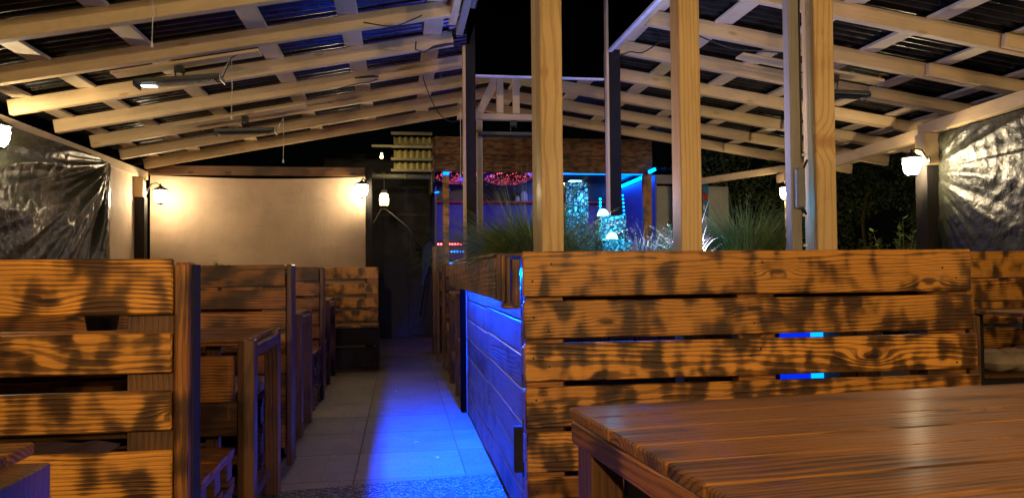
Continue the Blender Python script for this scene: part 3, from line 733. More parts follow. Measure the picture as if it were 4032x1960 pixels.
# leafy plant before the fountain
def leafy(name, x, y, z, n, h, label, cat='plant', mat='leaf', sp=.1, leaf=.02, group=None):
    t = thing(name, (x, y, z), label, cat, group); ms = MB(); ml = MB()
    for s in range(n):
        a = U(0, 6.28); tx = x + math.cos(a) * sp * rnd(); ty = y + math.sin(a) * sp * rnd(); hh = h * U(.6, 1.1)
        pts = [(x + (tx - x) * q + .01 * math.sin(q * 5 + s), y + (ty - y) * q, z + hh * q) for q in (0, .3, .6, 1)]
        ms.tube(pts, [.004, .003, .003, .0015], 5)
        k = int(hh / (leaf * 1.1))
        for i in range(k):
            q = (i + 1) / (k + .5); p = Vector(pts[0]).lerp(Vector(pts[3]), q); b = U(0, 6.28)
            for sd in (0, math.pi):
                d = Vector((math.cos(b + sd), math.sin(b + sd), U(.1, .8))).normalized(); si = d.cross(Vector((0, 0, 1))).normalized() * leaf * .32
                e = p + d * leaf * 1.3; mm = p + d * leaf * .6
                ml.raw([p, mm + si + Vector((0, 0, .003)), e, mm - si + Vector((0, 0, .003))], [(0, 1, 2, 3)], None, None)
    ms.build('stem', 'bark', t); ml.build('foliage', mat, t); return t
leafy('leafy_shrub', 1.12, 4.45, 1.13, 16, .30, 'small-leaved dark shrub in front of the tall stone column', leaf=.026, sp=.14)
leafy('leafy_shrub', 1.74, 4.6, 1.13, 3, .50, 'thin green sprig standing beside the spider grass', mat='leaf_bright', leaf=.03, sp=.05)

# ------------------------------------------------------------------ fountain
ft_ = thing('stone_fountain', (1.2, 4.8, 1.1), 'cyan-lit fountain of three rough stone blocks stepping down from a tall column', 'fountain')
def rough_block(x0, x1, y0, y1, z0, z1, s):
    m = MB(); N_ = 10
    def face(p0, du, dv, nn):
        def fn(u, v):
            p = Vector(p0) + Vector(du) * u + Vector(dv) * v
            e = min(u, 1 - u, v, 1 - v); k = .012 * (1 if e > .02 else 0)
            return p + Vector(nn) * (noise.noise(p * 28 + Vector((s, 0, 0))) * k)
        m.grid(N_, N_ * 2, fn, smooth=False)
    w_, d_, h_ = x1 - x0, y1 - y0, z1 - z0
    face((x0, y0, z0), (w_, 0, 0), (0, 0, h_), (0, -1, 0)); face((x1, y0, z0), (0, d_, 0), (0, 0, h_), (1, 0, 0))
    face((x1, y1, z0), (-w_, 0, 0), (0, 0, h_), (0, 1, 0)); face((x0, y1, z0), (0, -d_, 0), (0, 0, h_), (-1, 0, 0))
    face((x0, y0, z1), (w_, 0, 0), (0, d_, 0), (0, 0, 1)); return m
rough_block(1.065, 1.215, 4.80, 4.95, 1.08, 1.735, 1).build('stone_column', 'stone', ft_)
rough_block(1.245, 1.415, 4.62, 4.78, 1.08, 1.505, 2).build('stone_block', 'stone', ft_)
rough_block(1.20, 1.375, 4.42, 4.58, 1.08, 1.345, 3).build('stone_block', 'stone', ft_)
def dome(c, r): 
    m = MB(); m.lathe(c, [(r * math.cos(t * math.pi / 16), r * 1.25 * math.sin(t * math.pi / 16)) for t in range(9)], 16); return m
dome((1.285, 4.70, 1.508), .036).build('water_light', 'led_cyan', ft_)
dome((1.285, 4.50, 1.348), .036).build('water_light', 'led_cyan', ft_)
m = MB(); m.bx(1.10, 1.18, 4.83, 4.90, 1.738, 1.750, 'x'); m.build('water_light', 'led_cyan', ft_)
point('fountain_glow', (1.305, 4.60, 1.58), (.02, .50, 1.), 12., .03, ft_)
point('fountain_glow', (1.33, 4.38, 1.42), (.02, .52, 1.), 10., .03, ft_)
point('fountain_glow', (1.20, 4.70, 1.62), (.08, .4, 1.), 2.5, .02, ft_)
# small figures
def figure(name, c, label, mat, s=1.):
    m = MB(); m.lathe(c, [(.001, 0), (.026 * s, .002), (.030 * s, .02 * s), (.020 * s, .05 * s), (.011 * s, .07 * s), (.016 * s, .085 * s), (.012 * s, .10 * s), (.001, .108 * s)], 14)
    return tag(m.build(name, mat), label, 'ornament')
figure('garden_ornament', (1.375, 4.22, 1.17), 'small pale pointed ornament at the foot of the fountain', 'plastic_white', .9)
m = MB(); m.sphere((1.43, 4.22, 1.215), .022, 6); m.sphere((1.455, 4.215, 1.205), .018, 6); m.tube([(1.42, 4.22, 1.18), (1.415, 4.22, 1.21)], .008, 6)
tag(m.build('garden_ornament', 'brick_red'), 'small orange snail-like ornament beside the pale pointed one', 'ornament')

# garden spotlights (front two read off lit posts and grass, rear two added)
def garden_spot(x, y, z, label, d):
    t = thing('garden_spotlight', (x, y, z), label, 'spotlight'); d = Vector(d).normalized(); c = Vector((x, y, z + .05))
    m = MB(); m.tube([c - d * .03, c + d * .028], [.018, .024], 12); m.build('housing', 'black_metal', t)
    m = MB(); m.tube([c + d * .0285, c + d * .0315], [.020, .020], 12); m.build('lens', 'led_white', t)
    m = MB(); m.tube([(x, y, z - .04), tuple(c - d * .01)], .005, 6); m.build('spike', 'black_metal', t)
    return c + d * .045
c = garden_spot(1.63, 3.93, 1.13, 'low white spotlight shining up through the spider grass', (.15, .2, 1))
spot('spot_beam', c, c + Vector((.1, .25, 1)), (.72, .66, 1.), 22., 130, .02, .8)
c = garden_spot(1.22, 3.98, 1.13, 'low cool spotlight in the planter aimed at the pale posts', (.2, -.3, 1))
spot('spot_beam', c, c + Vector((.30, -.05, 1)), (.66, .50, 1.), 60., 150, .03, .8)
c = garden_spot(.95, 5.6, 1.13, 'added low blue spotlight at the back of the planter, aimed up at the right roof', (.0, .1, 1))
spot('spot_beam', c, c + Vector((.45, .05, 1)), (.12, .13, 1.), 60., 150, .03, .8)  # added beam to throw blue glints on the right roof sheets

c = garden_spot(1.62, 4.75, 1.13, 'small added cool spotlight brightening the grass right of the fountain', (.1, .2, 1))
spot('spot_beam', c, c + Vector((.05, .15, 1)), (.42, .45, 1.), 30., 150, .03, .8)  # added fill for the dim grass

# ------------------------------------------------------------------ lanterns
WARM = (1., .76, .44)
GL = 'coach lanterns on the pavilion posts'
def wall_lantern(x, y, z, wall, label, p=14., col=WARM):
    """z centre of the glass; wall: direction (unit) to the post"""
    t = thing('wall_lantern', (x, y, z), label, 'wall lamp', GL); wv = Vector(wall)
    m = MB(); m.lathe((x, y, z), [(.034, -.086), (.056, -.06), (.070, -.02), (.074, .02), (.070, .06)], 18); m.build('glass', 'lamp_glass', t)
    m = MB(); m.lathe((x, y, z), [(.092, .061), (.098, .066), (.072, .085), (.030, .105), (.026, .112), (.010, .118), (.012, .13), (.003, .145)], 6, smooth=False)
    m.raw([(x + .092 * math.cos(k * math.pi / 3), y + .092 * math.sin(k * math.pi / 3), z + .061) for k in range(6)], [(5, 4, 3, 2, 1, 0)])
    m.build('cap', 'black_metal', t)
    m = MB(); m.lathe((x, y, z), [(.001, -.115), (.006, -.11), (.010, -.10), (.024, -.100), (.053, -.092), (.053, -.086)], 6, smooth=False); m.build('base_finial', 'black_metal', t)
    m = MB()
    for k in range(6):
        a = k * math.pi / 3; m.tube([(x + .051 * math.cos(a), y + .051 * math.sin(a), z - .086), (x + .082 * math.cos(a), y + .082 * math.sin(a), z + .062)], .003, 5)
    m.build('glazing_bars', 'black_metal', t)
    e = Vector((x, y, z)) + wv * .15
    m = MB(); m.tube([Vector((x, y, z + .118)), Vector((x, y, z + .15)) + wv * .04, Vector((x, y, z + .14)) + wv * .10, e + Vector((0, 0, .05))], .007, 6)
    m.tube([e + Vector((0, 0, .05)), e + wv * .012 + Vector((0, 0, .05))], .035, 10); m.build('bracket', 'black_metal', t)
    point('lantern_bulb', (x, y, z - .01), col, p, .025, t)
    return t
wall_lantern(-2.80, 9.40, 2.075, (-1, 0, 0), 'lit lantern in the corner left of the canvas wall', 44)
wall_lantern(-.47, 9.50, 2.17, (.3, .95, 0), 'lit lantern at the right end of the canvas wall', 40)
wall_lantern(-2.84, 5.85, 2.16, (-.9, -.4, 0), 'lit lantern cut by the left edge of the picture beside the plastic sheet', 70)
wall_lantern(4.44, 6.02, 2.05, (1, 0, 0), 'lit lantern on the dark post by the right plastic sheet', 70)
wall_lantern(4.93, 9.12, 2.13, (.8, .6, 0), 'lit lantern half hidden behind the right pale post, above the grass', 40)
wall_lantern(-2.84, 1.6, 2.1, (-1, 0, 0), 'added unseen fill lantern on the left side behind the viewer', 50, (1., .70, .36))  # this and the next three: out of view, added for warm front light
wall_lantern(4.28, 2.3, 2.1, (1, 0, 0), 'added unseen fill lantern on the right side beyond the picture edge', 45, (1., .70, .36))
wall_lantern(-.6, -1.8, 2.25, (0, -1, 0), 'added unseen fill lantern on the rear post behind the viewer', 560, (1., .70, .34))  # main warm fill, added behind the camera
wall_lantern(2.2, -1.8, 2.25, (0, -1, 0), 'added unseen fill lantern on the rear right post behind the viewer', 560, (1., .70, .34))
m = MB(); m.bx(-.66, -.54, -2.1, -1.99, 0, 3.0, 'z'); m.bx(2.14, 2.26, -2.1, -1.99, 0, 3.0, 'z'); m.build('post', 'pine', pav)

# hanging lantern by the bar
hl = thing('hanging_lantern', (-.215, 10.2, 2.03), 'round yellow glass lantern hanging on a cord before the black door', 'lantern')
HX, HY, HZ = -.215, 10.2, 2.12
m = MB(); m.lathe((HX, HY, HZ), [(.045, -.085), (.058, -.07), (.063, 0), (.055, .06), (.040, .075)], 18); m.build('glass', 'lantern_glass', hl)
m = MB(); m.lathe((HX, HY, HZ), [(.001, .125), (.036, .118), (.038, .085), (.044, .078), (.001, .076)], 18); m.build('lid', 'plastic_white', hl)
m = MB(); m.lathe((HX, HY, HZ), [(.001, -.095), (.05, -.092), (.048, -.083), (.001, -.082)], 18); m.build('base', 'black_metal', hl)
m = MB(); m.tube([(HX, HY, HZ + .12), (HX + .0, HY, 2.46)], .003, 5); m.build('hanging_cord', 'cord', hl)
point('lantern_bulb', (HX, HY, HZ), (1., .78, .34), 11., .03, hl)
m = MB(); m.tube([(-.36, 10.2, 1.80), (HX - .04, HY, HZ - .13), (HX + .02, HY, HZ - .13), (.10, 11., 1.80), (.33, 12., 1.46)], .006, 6)
tag(m.build('guy_rope', 'cord'), 'pale rope slanting from under the hanging lantern down to the folded parasol', 'rope')

# ------------------------------------------------------------------ heaters
GH = 'infrared patio heaters under the roof'
def heater(x0, x1, y, z, top, label, tilt=.0, lit=False, arm=None):
    t = thing('patio_heater', ((x0 + x1) / 2, y, z), label, 'heater', GH)
    d = Vector((x1 - x0, 0, tilt)); L = d.length; d.normalize(); c = Vector(((x0 + x1) / 2, y, z)); f = Vector((0, 1, 0)); u = d.cross(f) * -1
    if u.z < 0: u = -u
    m = MB(); m.box(c + u * .022, [d, f, u], [L, .13, .022], .008); m.box(c + u * .006 - f * .0, [d, f, u], [L * .985, .15, .014], .005); m.build('housing', 'grey_metal', t)
    m = MB()
    for k in range(34): m.box(c - d * (L * .42) + d * (L * .84 * k / 33) - u * .008, [f, u, d], [.12, .016, .003], .0005)
    m.build('grille', 'steel' if lit else 'black_metal', t)
    m = MB(); m.box(c - u * .003, [d, f, u], [L * .9, .09, .003], .001); m.build('reflector', 'black_metal', t)
    for s in (-1, 1):
        m = MB(); m.box(c + d * (L / 2 + .004) * s, [f, u, d], [.15, .045, .008], .003); m.build('end_cap', 'steel' if s > 0 else 'black_metal', t)
    m = MB(); q = c + u * .033
    m.bx(q.x - .03, q.x + .03, y - .03, y + .03, top - .055, top, 'z')
    for s in (-1, 1): m.tube([(q.x + s * .025, y, top - .05), (q.x + s * .03, y, (top + q.z) / 2), (q.x + s * .022, y, q.z)], .006, 6)
    m.build('bracket', 'black_metal', t)
    return t, c, d, L
def cord(t, x, y, z0, z1):
    m = MB(); m.tube([(x, y, z0), (x + .004, y, (z0 + z1) / 2), (x, y, z1 + .02)], .0028, 5); m.build('pull_cord', 'cord', t)
    m = MB(); m.lathe((x, y, z1), [(.001, -.018), (.009, -.016), (.007, 0), (.003, .02), (.001, .022)], 8); m.build('pull_knob', 'plastic_white', t)
h1, c, d, L = heater(-1.84, -1.27, 5.65, 2.525, zl(-1.55) - .024, 'nearest left patio heater with a shiny lit grille and pull cord', .055, True)
m = MB(); m.tube([c + d * L / 2, (-1.19, 5.6, 2.70), (-1.05, 5.6, 2.78)], .004, 5); m.build('stay', 'black_metal', h1)
m = MB(); m.tube([c + d * L / 2 * .9, (-1.2, 5.6, 2.69)], .003, 5); m.build('stay', 'steel', h1)
m = MB(); m.bx(-1.80, -1.70, 5.59, 5.64, 2.480, 2.486, 'x', .001); m.build('heating_tube', emis('lit_tube_end', (1., .97, .9), 4.), h1)
cord(h1, -1.19, 5.6, 2.69, 2.275)
h2, c, d, L = heater(-1.74, -1.19, 7.5, 2.505, zl(-1.47) - .024, 'smaller-looking left patio heater farther back with a long pull cord', .02)
m = MB(); m.tube([c + d * L / 2, (-1.1, 7.4, 2.63)], .003, 5); m.build('stay', 'steel', h2)
cord(h2, -1.1, 7.4, 2.63, 2.22)
h3, c, d, L = heater(.755, 1.45, 7.3, 2.475, 2.625, 'violet-edged patio heater hanging from the tie beam in front of the bar', .0)
h4, c, d, L = heater(3.30, 3.87, 5.8, 2.60, zr(3.6) - .024, 'right patio heater half hidden behind the right pale post', -.01)
pc = thing('pull_cord_switch', (-1.296, 4.2, 2.40), 'white pull cord dangling at the top left from the roof', 'pull cord')
cord(pc, -1.42, 4.6, 2.82, 2.49)
pc2 = thing('pull_cord_switch', (.60, 7.1, 2.0), 'thin pull cord hanging beside the left dark planter post', 'pull cord')
cord(pc2, .555, 7.0, 2.78, 2.05)

# cables
def cable(pts, label, r=.005, mat='rubber'):
    P_ = [Vector(p) for p in pts]; out = []
    for i in range(len(P_) - 1):
        a = P_[max(i - 1, 0)]; b = P_[i]; c_ = P_[i + 1]; d_ = P_[min(i + 2, len(P_) - 1)]
        for k in range(6):
            t = k / 6; out.append(.5 * ((2 * b) + (c_ - a) * t + (2 * a - 5 * b + 4 * c_ - d_) * t * t + (3 * b - a - 3 * c_ + d_) * t ** 3))
    out.append(P_[-1]); m = MB(); m.tube(out, r, 6)
    return m, label
def mk(ml, parts=()):
    m, label = ml; return tag(m.build('power_cable', 'rubber'), label, 'cable')
mk(cable([(-.25, 5.35, 2.91), (-.05, 5.38, 2.90), (.08, 5.40, 2.955), (.16, 5.42, 3.0)], 'black cable clipped along the upper left rafter'))
t = thing('power_plug', (.30, 6.0, 2.96), 'black plug and coupler lying on the rafter near the roof opening', 'plug')
m = MB(); m.tube([(.13, 6.05, 3.0), (.125, 6.03, 2.93), (.19, 6.0, 2.90), (.24, 6.0, 2.93)], .005, 6); m.build('lead', 'rubber', t)
m = MB(); m.tube([(.23, 6.0, 2.925), (.27, 6.0, 2.945), (.35, 6.0, 2.965), (.40, 6.0, 2.975), (.46, 6.0, 2.98)], [.006, .012, .013, .010, .008], 8); m.build('coupler', 'rubber', t)
t = thing('power_plug', (-.22, 6.9, 2.88), 'second black plug hanging under the middle left rafter', 'plug')
m = MB(); m.tube([(-.62, 6.9, 2.78), (-.5, 6.9, 2.82), (-.36, 6.9, 2.86), (-.28, 6.9, 2.87), (-.20, 6.9, 2.90)], .005, 6); m.build('lead', 'rubber', t)
m = MB(); m.tube([(-.40, 6.88, 2.90), (-.33, 6.88, 2.91), (-.24, 6.88, 2.92), (-.19, 6.88, 2.92)], [.006, .011, .012, .007], 8); m.build('coupler', 'rubber', t)
mk(cable([(.20, 6.6, 2.86), (.24, 6.7, 2.77), (.34, 6.9, 2.62), (.46, 7.0, 2.55), (.62, 7.1, 2.58), (.76, 7.28, 2.50)], 'black cable sagging from the rafters to the middle heater'))
mk(cable([(2.15, 5.2, 2.86), (2.25, 5.15, 2.80), (2.38, 5.1, 2.74), (2.55, 5.0, 2.70), (2.75, 4.9, 2.66)], 'black cable looping down toward the right heater'))
mk(cable([(1.75, 6.0, 2.90), (1.85, 5.9, 2.93), (1.93, 5.8, 2.90), (2.02, 5.6, 2.93), (2.10, 5.4, 2.89), (2.16, 5.25, 2.90)], 'tangled thin cable under the right rafters'))
mk(cable([(1.986, 3.51, 2.9), (1.986, 3.51, 2.2), (1.986, 3.51, 1.72)], 'thin straight cable running down beside the right pale post'))
t = thing('junction_box', (1.965, 3.48, 1.5), 'oblong grey switch box on the weathered post beside the right pale post', 'switch box')
m = MB(); m.box((1.958, 3.482, 1.56), [Vector((0, 0, 1)), Vector((1, 0, 0)), Vector((0, 1, 0))], [.20, .046, .034], .012); m.build('box_body', 'plastic_grey', t)
m = MB(); m.tube([(1.978, 3.482, 1.655), (2.0, 3.485, 1.70)], .006, 6); m.build('cable_gland', 'rubber', t)
m = MB(); m.tube([(1.972, 3.482, 1.465), (1.99, 3.485, 1.43)], .006, 6); m.build('cable_gland', 'rubber', t)
m = MB()
for z in (1.72, 1.42, 1.27): m.bx(1.978, 1.996, 3.49, 3.50, z, z + .014, 'x', .001)
m.build('cable_clip', 'plastic_white', t)

# ------------------------------------------------------------------ far end: black door wall, bar kiosk
dw = thing('black_door', (.05, 13.2, 0), 'tall black door and boarding closing the end of the aisle', 'door')
m = MB(); m.bx(-1.3, .70, 13.25, 13.29, 0, 3.1, 'z', .002); m.build('boarding', 'night', dw)
m = MB(); m.bx(-.45, .62, 13.20, 13.24, 2.10, 2.16, 'x'); m.build('rail', 'black_metal', dw)
m = MB(); m.bx(.14, .55, 13.215, 13.245, .05, 1.95, 'z'); m.build('door_leaf', 'night', dw)
m = MB(); m.bx(.19, .50, 13.20, 13.213, 1.15, 1.8, 'z'); m.bx(.19, .50, 13.20, 13.213, .2, .95, 'z'); m.build('door_panel', 'night', dw)
bk = thing('back_wall', (0, 14., 0), 'dark boarded wall behind the bar and door', 'wall')
m = MB(); m.bx(-1.4, 4.4, 13.95, 14.0, 0, 3.3, 'x'); m.build('boards', 'night', bk)

kb = thing('bar_kiosk', (2.1, 12., 0), 'wooden bar kiosk with scorched fascia glowing blue inside', 'bar')
m = MB(); m.bx(.50, 3.79, 11.0, 11.035, 2.86, 3.12, 'x', .003); m.bx(.50, 3.79, 11.0, 11.035, 2.60, 2.857, 'x', .003); m.build('fascia', 'fascia', kb)
m = MB(); m.bx(.46, .497, 11.0, 13.1, 2.45, 3.10, 'y'); m.build('side_fascia', 'char_dark', kb)
m = MB(); m.bx(.44, .459, 10.95, 12.1, 2.30, 2.58, 'y'); m.build('hatch_board', 'grey_wood', kb)
m = MB(); m.bx(.615, .705, 11.04, 11.13, 0, 2.60, 'z'); m.build('post', 'char_gold', kb)
m = MB(); m.bx(3.66, 3.79, 11.04, 11.13, 0, 2.60, 'z'); m.build('post', 'char_brown', kb)
m = MB(); m.bx(.50, 3.9, 13.0, 13.03, 2.30, 3.1, 'x', .002); m.build('rear_board', 'bar_dark', kb)
m = MB(); m.bx(.50, 3.9, 12.9, 12.94, 1.35, 2.29, 'x', .002); m.build('rear_board', 'bar_blue', kb)
m = MB(); m.bx(.50, 3.9, 12.65, 12.89, 2.30, 2.33, 'x'); m.build('shelf', 'sign_red', kb)
m = MB(); m.bx(.50, 3.9, 12.6, 12.89, 1.62, 1.65, 'x'); m.build('shelf', 'black_wood', kb)
m = MB(); m.bx(3.86, 3.89, 11.1, 13.0, 0, 2.60, 'z'); m.build('side_wall', 'bar_blue', kb)
m = MB(); m.bx(.50, .53, 11.1, 13.0, 1.1, 2.40, 'z'); m.build('side_wall', 'bar_blue', kb)
m = MB(); m.bx(.5, 3.88, 11.05, 13.0, 2.68, 2.70, 'y'); m.build('ceiling', 'bar_dark', kb)
m = MB(); m.bx(.46, 3.8, 10.95, 11.0, 1.22, 1.26, 'x'); m.bx(.48, 3.8, 10.98, 11.0, 0, 1.2, 'z'); m.build('counter', 'char_dark', kb)
m = MB(); m.bx(.44, .50, 10.6, 10.95, 0, 1.50, 'z'); m.bx(.52, .62, 10.75, 10.85, 1.2, 1.50, 'z'); m.build('counter_end', 'char_dark', kb)
for (cx, cz) in ((.90, 2.67), (1.66, 2.66)):  # added domes: glowing dots stand in for disco light on the ceiling
    m = MB(); m.lathe((cx, 11.7, cz), [(.42 * math.sin(t * math.pi / 16), -.17 * math.cos(t * math.pi / 16)) for t in range(9)], 24)
    tag(m.build('disco_sparkle_dome', 'glitter_red'), 'shallow added dome of glowing dots for red disco light in the bar, ' + ('left one beside the bar post' if cx < 1 else 'right one beside the first pale post'), 'light pattern', 'added domes of red disco light in the bar')
point('bar_blue_light', (2.6, 11.7, 2.45), (.02, .10, 1.), 20., .1, kb)
point('bar_blue_light', (1.0, 11.7, 2.2), (.06, .08, 1.), 9., .1, kb)
# red and blue LED rows, tubes
def dots(name, label, a, b, n, mat, r=.012, wire=True, cat='light string'):
    t = thing(name, a, label, cat); m = MB(); a = Vector(a); b = Vector(b)
    for i in range(n): m.sphere(a.lerp(b, i / (n - 1)), r, 4)
    m.build('led_bulbs', mat, t)
    if wire: m = MB(); m.tube([a, b], .003, 5); m.build('wire', 'rubber', t)
    return t
dots('light_string', 'row of red LEDs along the lower bar shelf', (.62, 12.58, 1.60), (1.6, 12.58, 1.60), 22, 'led_red_dot', .018)
dots('light_string', 'row of blue LEDs below the red row in the bar', (.80, 12.0, 1.46), (1.6, 12.0, 1.46), 18, 'led_blue_dot', .013)
dots('light_string', 'hanging string of blue LEDs right of the dark planter post', (3.50, 11.6, 2.33), (3.53, 11.6, 1.85), 9, 'led_blue_dot', .016)
dots('light_string', 'hanging string of cyan-blue LEDs above the fountain', (3.13, 11.6, 2.27), (3.13, 11.6, 2.0), 6, emis('cyan_led_dot', (0., .45, 1.), 14.), .018)
point('shelf_red_glow', (1.0, 12.5, 1.70), (1., .08, .1), .35, .03, kb)
def tube(label, a, b, r=.014, mat='led_blue_soft'):
    t = thing('led_tube', a, label, 'light tube', 'blue LED tubes on the bar'); m = MB(); m.tube([a, b], r, 8); m.build('diffuser', mat, t)
    d = (Vector(b) - Vector(a)).normalized(); m = MB(); m.tube([Vector(a) - d * .02, Vector(a) - d * .002], r * 1.1, 8); m.build('end_cap', 'plastic_grey', t)
M['led_tube_bright'] = emis('bright_blue_tube', (0., .20, 1.), 16.)
tube('slanting bright blue tube under the right end of the bar roof', (3.74, 11.10, 2.59), (3.80, 12.95, 2.59), .026, 'led_tube_bright')
tube('short blue tube at the right corner of the bar fascia', (3.72, 10.96, 2.62), (3.80, 10.90, 2.66), .024, 'led_tube_bright')
tube('thin blue tube along the underside of the bar fascia', (2.2, 11.02, 2.588), (3.64, 11.02, 2.588), .008)
tube('blue tube glowing at the top of the left bar post', (.615, 10.985, 2.575), (.705, 10.985, 2.575), .022)
tube('tiny blue light at the left edge of the bar below the awning', (.50, 11.05, 2.30), (.56, 11.05, 2.31), .012)
tube('low blue tube on the bar counter behind the planter ledge', (.66, 11.2, 1.275), (1.3, 11.2, 1.275), .010)
# jars on the shelf
def jar(x, y, z, r, h, label):
    t = thing('storage_jar', (x, y, z), label, 'jar', 'jars on the bar shelf'); m = MB(); m.lathe((x, y, z), [(.001, 0), (r, .002), (r, h * .75), (r * .7, h * .85), (r * .7, h * .88)], 12); m.build('jar_body', 'plastic_white', t)
    m = MB(); m.lathe((x, y, z), [(r * .75, h * .88), (r * .75, h), (.001, h)], 12); m.build('lid', 'glassware', t)
jar(2.10, 12.75, 2.332, .06, .17, 'white jar on the bar shelf just left of the first pale post'); jar(1.985, 12.75, 2.332, .04, .09, 'small dark glass jar left of the white jar on the bar shelf')

# corrugated awning left of the bar
aw = thing('awning', (.18, 10.8, 2.5), 'small awning of yellow-lit corrugated sheets and battens left of the bar fascia', 'awning')
m = MB(); n = 6
for k, z in enumerate((2.60, 2.78, 2.97)):
    z0, z1 = z, z + .125
    m.grid(96, 2, lambda u, v: (-.09 + .56 * u, 10.92 - .045 * math.cos(2 * math.pi * u * 6.5) + .10 * v, z0 + (z1 - z0) * v), smooth=True)
m.build('corrugated_sheet', 'opal', aw)
m = MB()
for z, x0 in ((2.575, -.13), (2.735, -.13), (2.915, -.13), (3.105, -.13)): m.bx(x0, .455, 10.80, 10.86, z, z + .035, 'x')
m.bx(-.40, -.13, 10.80, 10.86, 2.92, 2.95, 'x'); m.build('batten', 'grey_wood', aw)
m = MB(); m.tube([(-.40, 10.8, 2.50), (.42, 10.8, 2.50)], .035, 10); m.tube([(.05, 10.8, 2.50), (.09, 10.8, 2.50)], .040, 10); m.build('gutter_pipe', 'plastic_grey', aw)
m = MB(); m.grid(40, 2, lambda u, v: (-.40 + .26 * u, 10.85 + .3 * v, 2.565 + .018 * math.sin(u * 4 * math.pi))); m.build('corrugated_sheet', 'opal', aw)
point('awning_fill', (-.25, 10.4, 2.72), (1., .78, .3), 16., .02, aw)  # added fill standing in for the hanging lantern's light on the awning
m = MB(); m.lathe((-.25, 10.4, 2.72), [(.001, -.03), (.02, -.02), (.024, 0), (.014, .02), (.012, .05), (.001, .05)], 10); 
tag(m.build('light_bulb', 'lantern_glass'), 'small bare bulb by the corrugated awning', 'bulb')

# folded parasol
pa = thing('folded_parasol', (.42, 12., .8), 'folded blue and black parasol leaning beside the bar', 'parasol')
m = MB(); pr = []
for i in range(13):
    t = i / 12; pr.append((.012 + .075 * math.sin(math.pi * (1 - t) ** .6) * (.55 + .45 * t), .70 * t))
vs = MB(); vs.lathe((0, 0, 0), pr, 22)
rotm = Matrix.Rotation(R_(12), 3, 'Y')
vs.v = [tuple(rotm @ Vector((v[0] * (1 + .25 * math.sin(6 * math.atan2(v[1], v[0]))), v[1] * (1 + .25 * math.sin(6 * math.atan2(v[1], v[0]))), v[2])) + Vector((.33, 12., .93))) for v in vs.v]
vs.build('canopy', 'blue_fabric', pa)
m = MB(); m.tube([(.30, 12., .45), (.50, 12., 1.66)], .012, 8); m.build('pole', 'black_metal', pa)
m = MB(); m.sphere((.28, 11.98, 1.52), .05, 6); m.build('crank', 'black_metal', pa)

# right side furniture beyond the planter
rb = thing('pallet_bench', (.9, 9., 0), 'dark slatted pallet bench right of the aisle beyond the planter', 'bench', 'pallet benches right of the aisle')
board = [(1.09, 1.235), (.93, 1.06), (.77, .90), (.61, .74), (.3, .55)]
m = MB(); board_rows(m, .525, 1.9, 9.0, 9.022, board); m.build('front_boards', 'char_brown', rb)
m = MB(); m.bx(.49, .522, 8.99, 9.16, 0, 1.25, 'z'); m.build('end_post', 'char_dark', rb)
pallets(rb, .53, 1.9, 8.45, 8.95, .5, 3)
rc = thing('pallet_bench', (.9, 10., 0), 'farthest dark bench end beside the bar counter', 'bench', 'pallet benches right of the aisle')
m = MB(); m.bx(.46, .49, 9.75, 9.93, 0, 1.45, 'z'); m.build('end_post', 'char_dark', rc)
m = MB(); board_rows(m, .49, 1.9, 9.85, 9.872, [(1.1, 1.25), (.9, 1.05), (.7, .85)]); m.build('front_boards', 'char_brown', rc)
rd = thing('pallet_bench', (.9, 6.8, 0), 'stacked pallet seat against the far end of the planter', 'seat')
pallets(rd, .52, 1.9, 6.48, 6.92, .55, 3)
rt_ = thing('pallet_table', (.9, 7.5, 0), 'high dark table right of the aisle behind the planter', 'table')
m = MB()
for i in range(6): m.bx(.50, 1.7, 7.05 + .15 * i, 7.197 + .15 * i, .925, .95, 'x')
m.build('tabletop', 'table', rt_)
for x, y in ((.53, 7.08), (.53, 7.90), (1.65, 7.08), (1.65, 7.90)):
    m = MB(); m.bx(x - .03, x + .03, y - .03, y + .03, 0, .924, 'z'); m.build('leg', 'char_dark', rt_)
m = MB(); m.bx(.51, .55, 7.12, 7.86, .28, .33, 'y'); m.bx(.51, .55, 7.12, 7.86, .86, .922, 'y'); m.build('rail', 'char_dark', rt_)

# right booth
rg = thing('pallet_bench', (4.0, 4.7, 0), 'strongly grained bench back at the right edge of the picture', 'bench')
m = MB(); board_rows(m, 3.55, 4.42, 4.70, 4.722, [(1.085, 1.268), (.925, 1.08), (.765, .92), (.60, .74), (.40, .58)]); m.build('front_boards', 'char_gold', rg)
m = MB(); m.bx(3.5, 3.548, 4.68, 4.82, 0, 1.24, 'z'); m.build('end_post', 'char_dark', rg)
m = MB(); m.bx(3.56, 4.42, 4.20, 4.69, .47, .50, 'x'); m.build('seat', 'char_dark', rg)
m = MB(); m.bx(3.56, 4.42, 4.22, 4.25, 0, .468, 'x'); m.build('seat_base', 'black_wood', rg)
rtb = thing('pallet_table', (3.9, 4.0, 0), 'dark table top at the right edge in front of the strongly grained bench', 'table')
m = MB()
for i in range(4): m.bx(3.46 , 4.3, 3.78 + .12 * i, 3.897 + .12 * i, .875, .90, 'x')
m.build('tabletop', 'table', rtb)
m = MB(); m.bx(3.47, 4.28, 3.785, 3.81, .80, .873, 'x'); m.build('apron', 'black_wood', rtb)
for x, y in ((3.50, 4.20), (4.25, 3.86), (4.25, 4.20)):
    m = MB(); m.bx(x - .035, x + .035, y - .03, y + .03, 0, .872, 'z'); m.build('leg', 'black_wood', rtb)
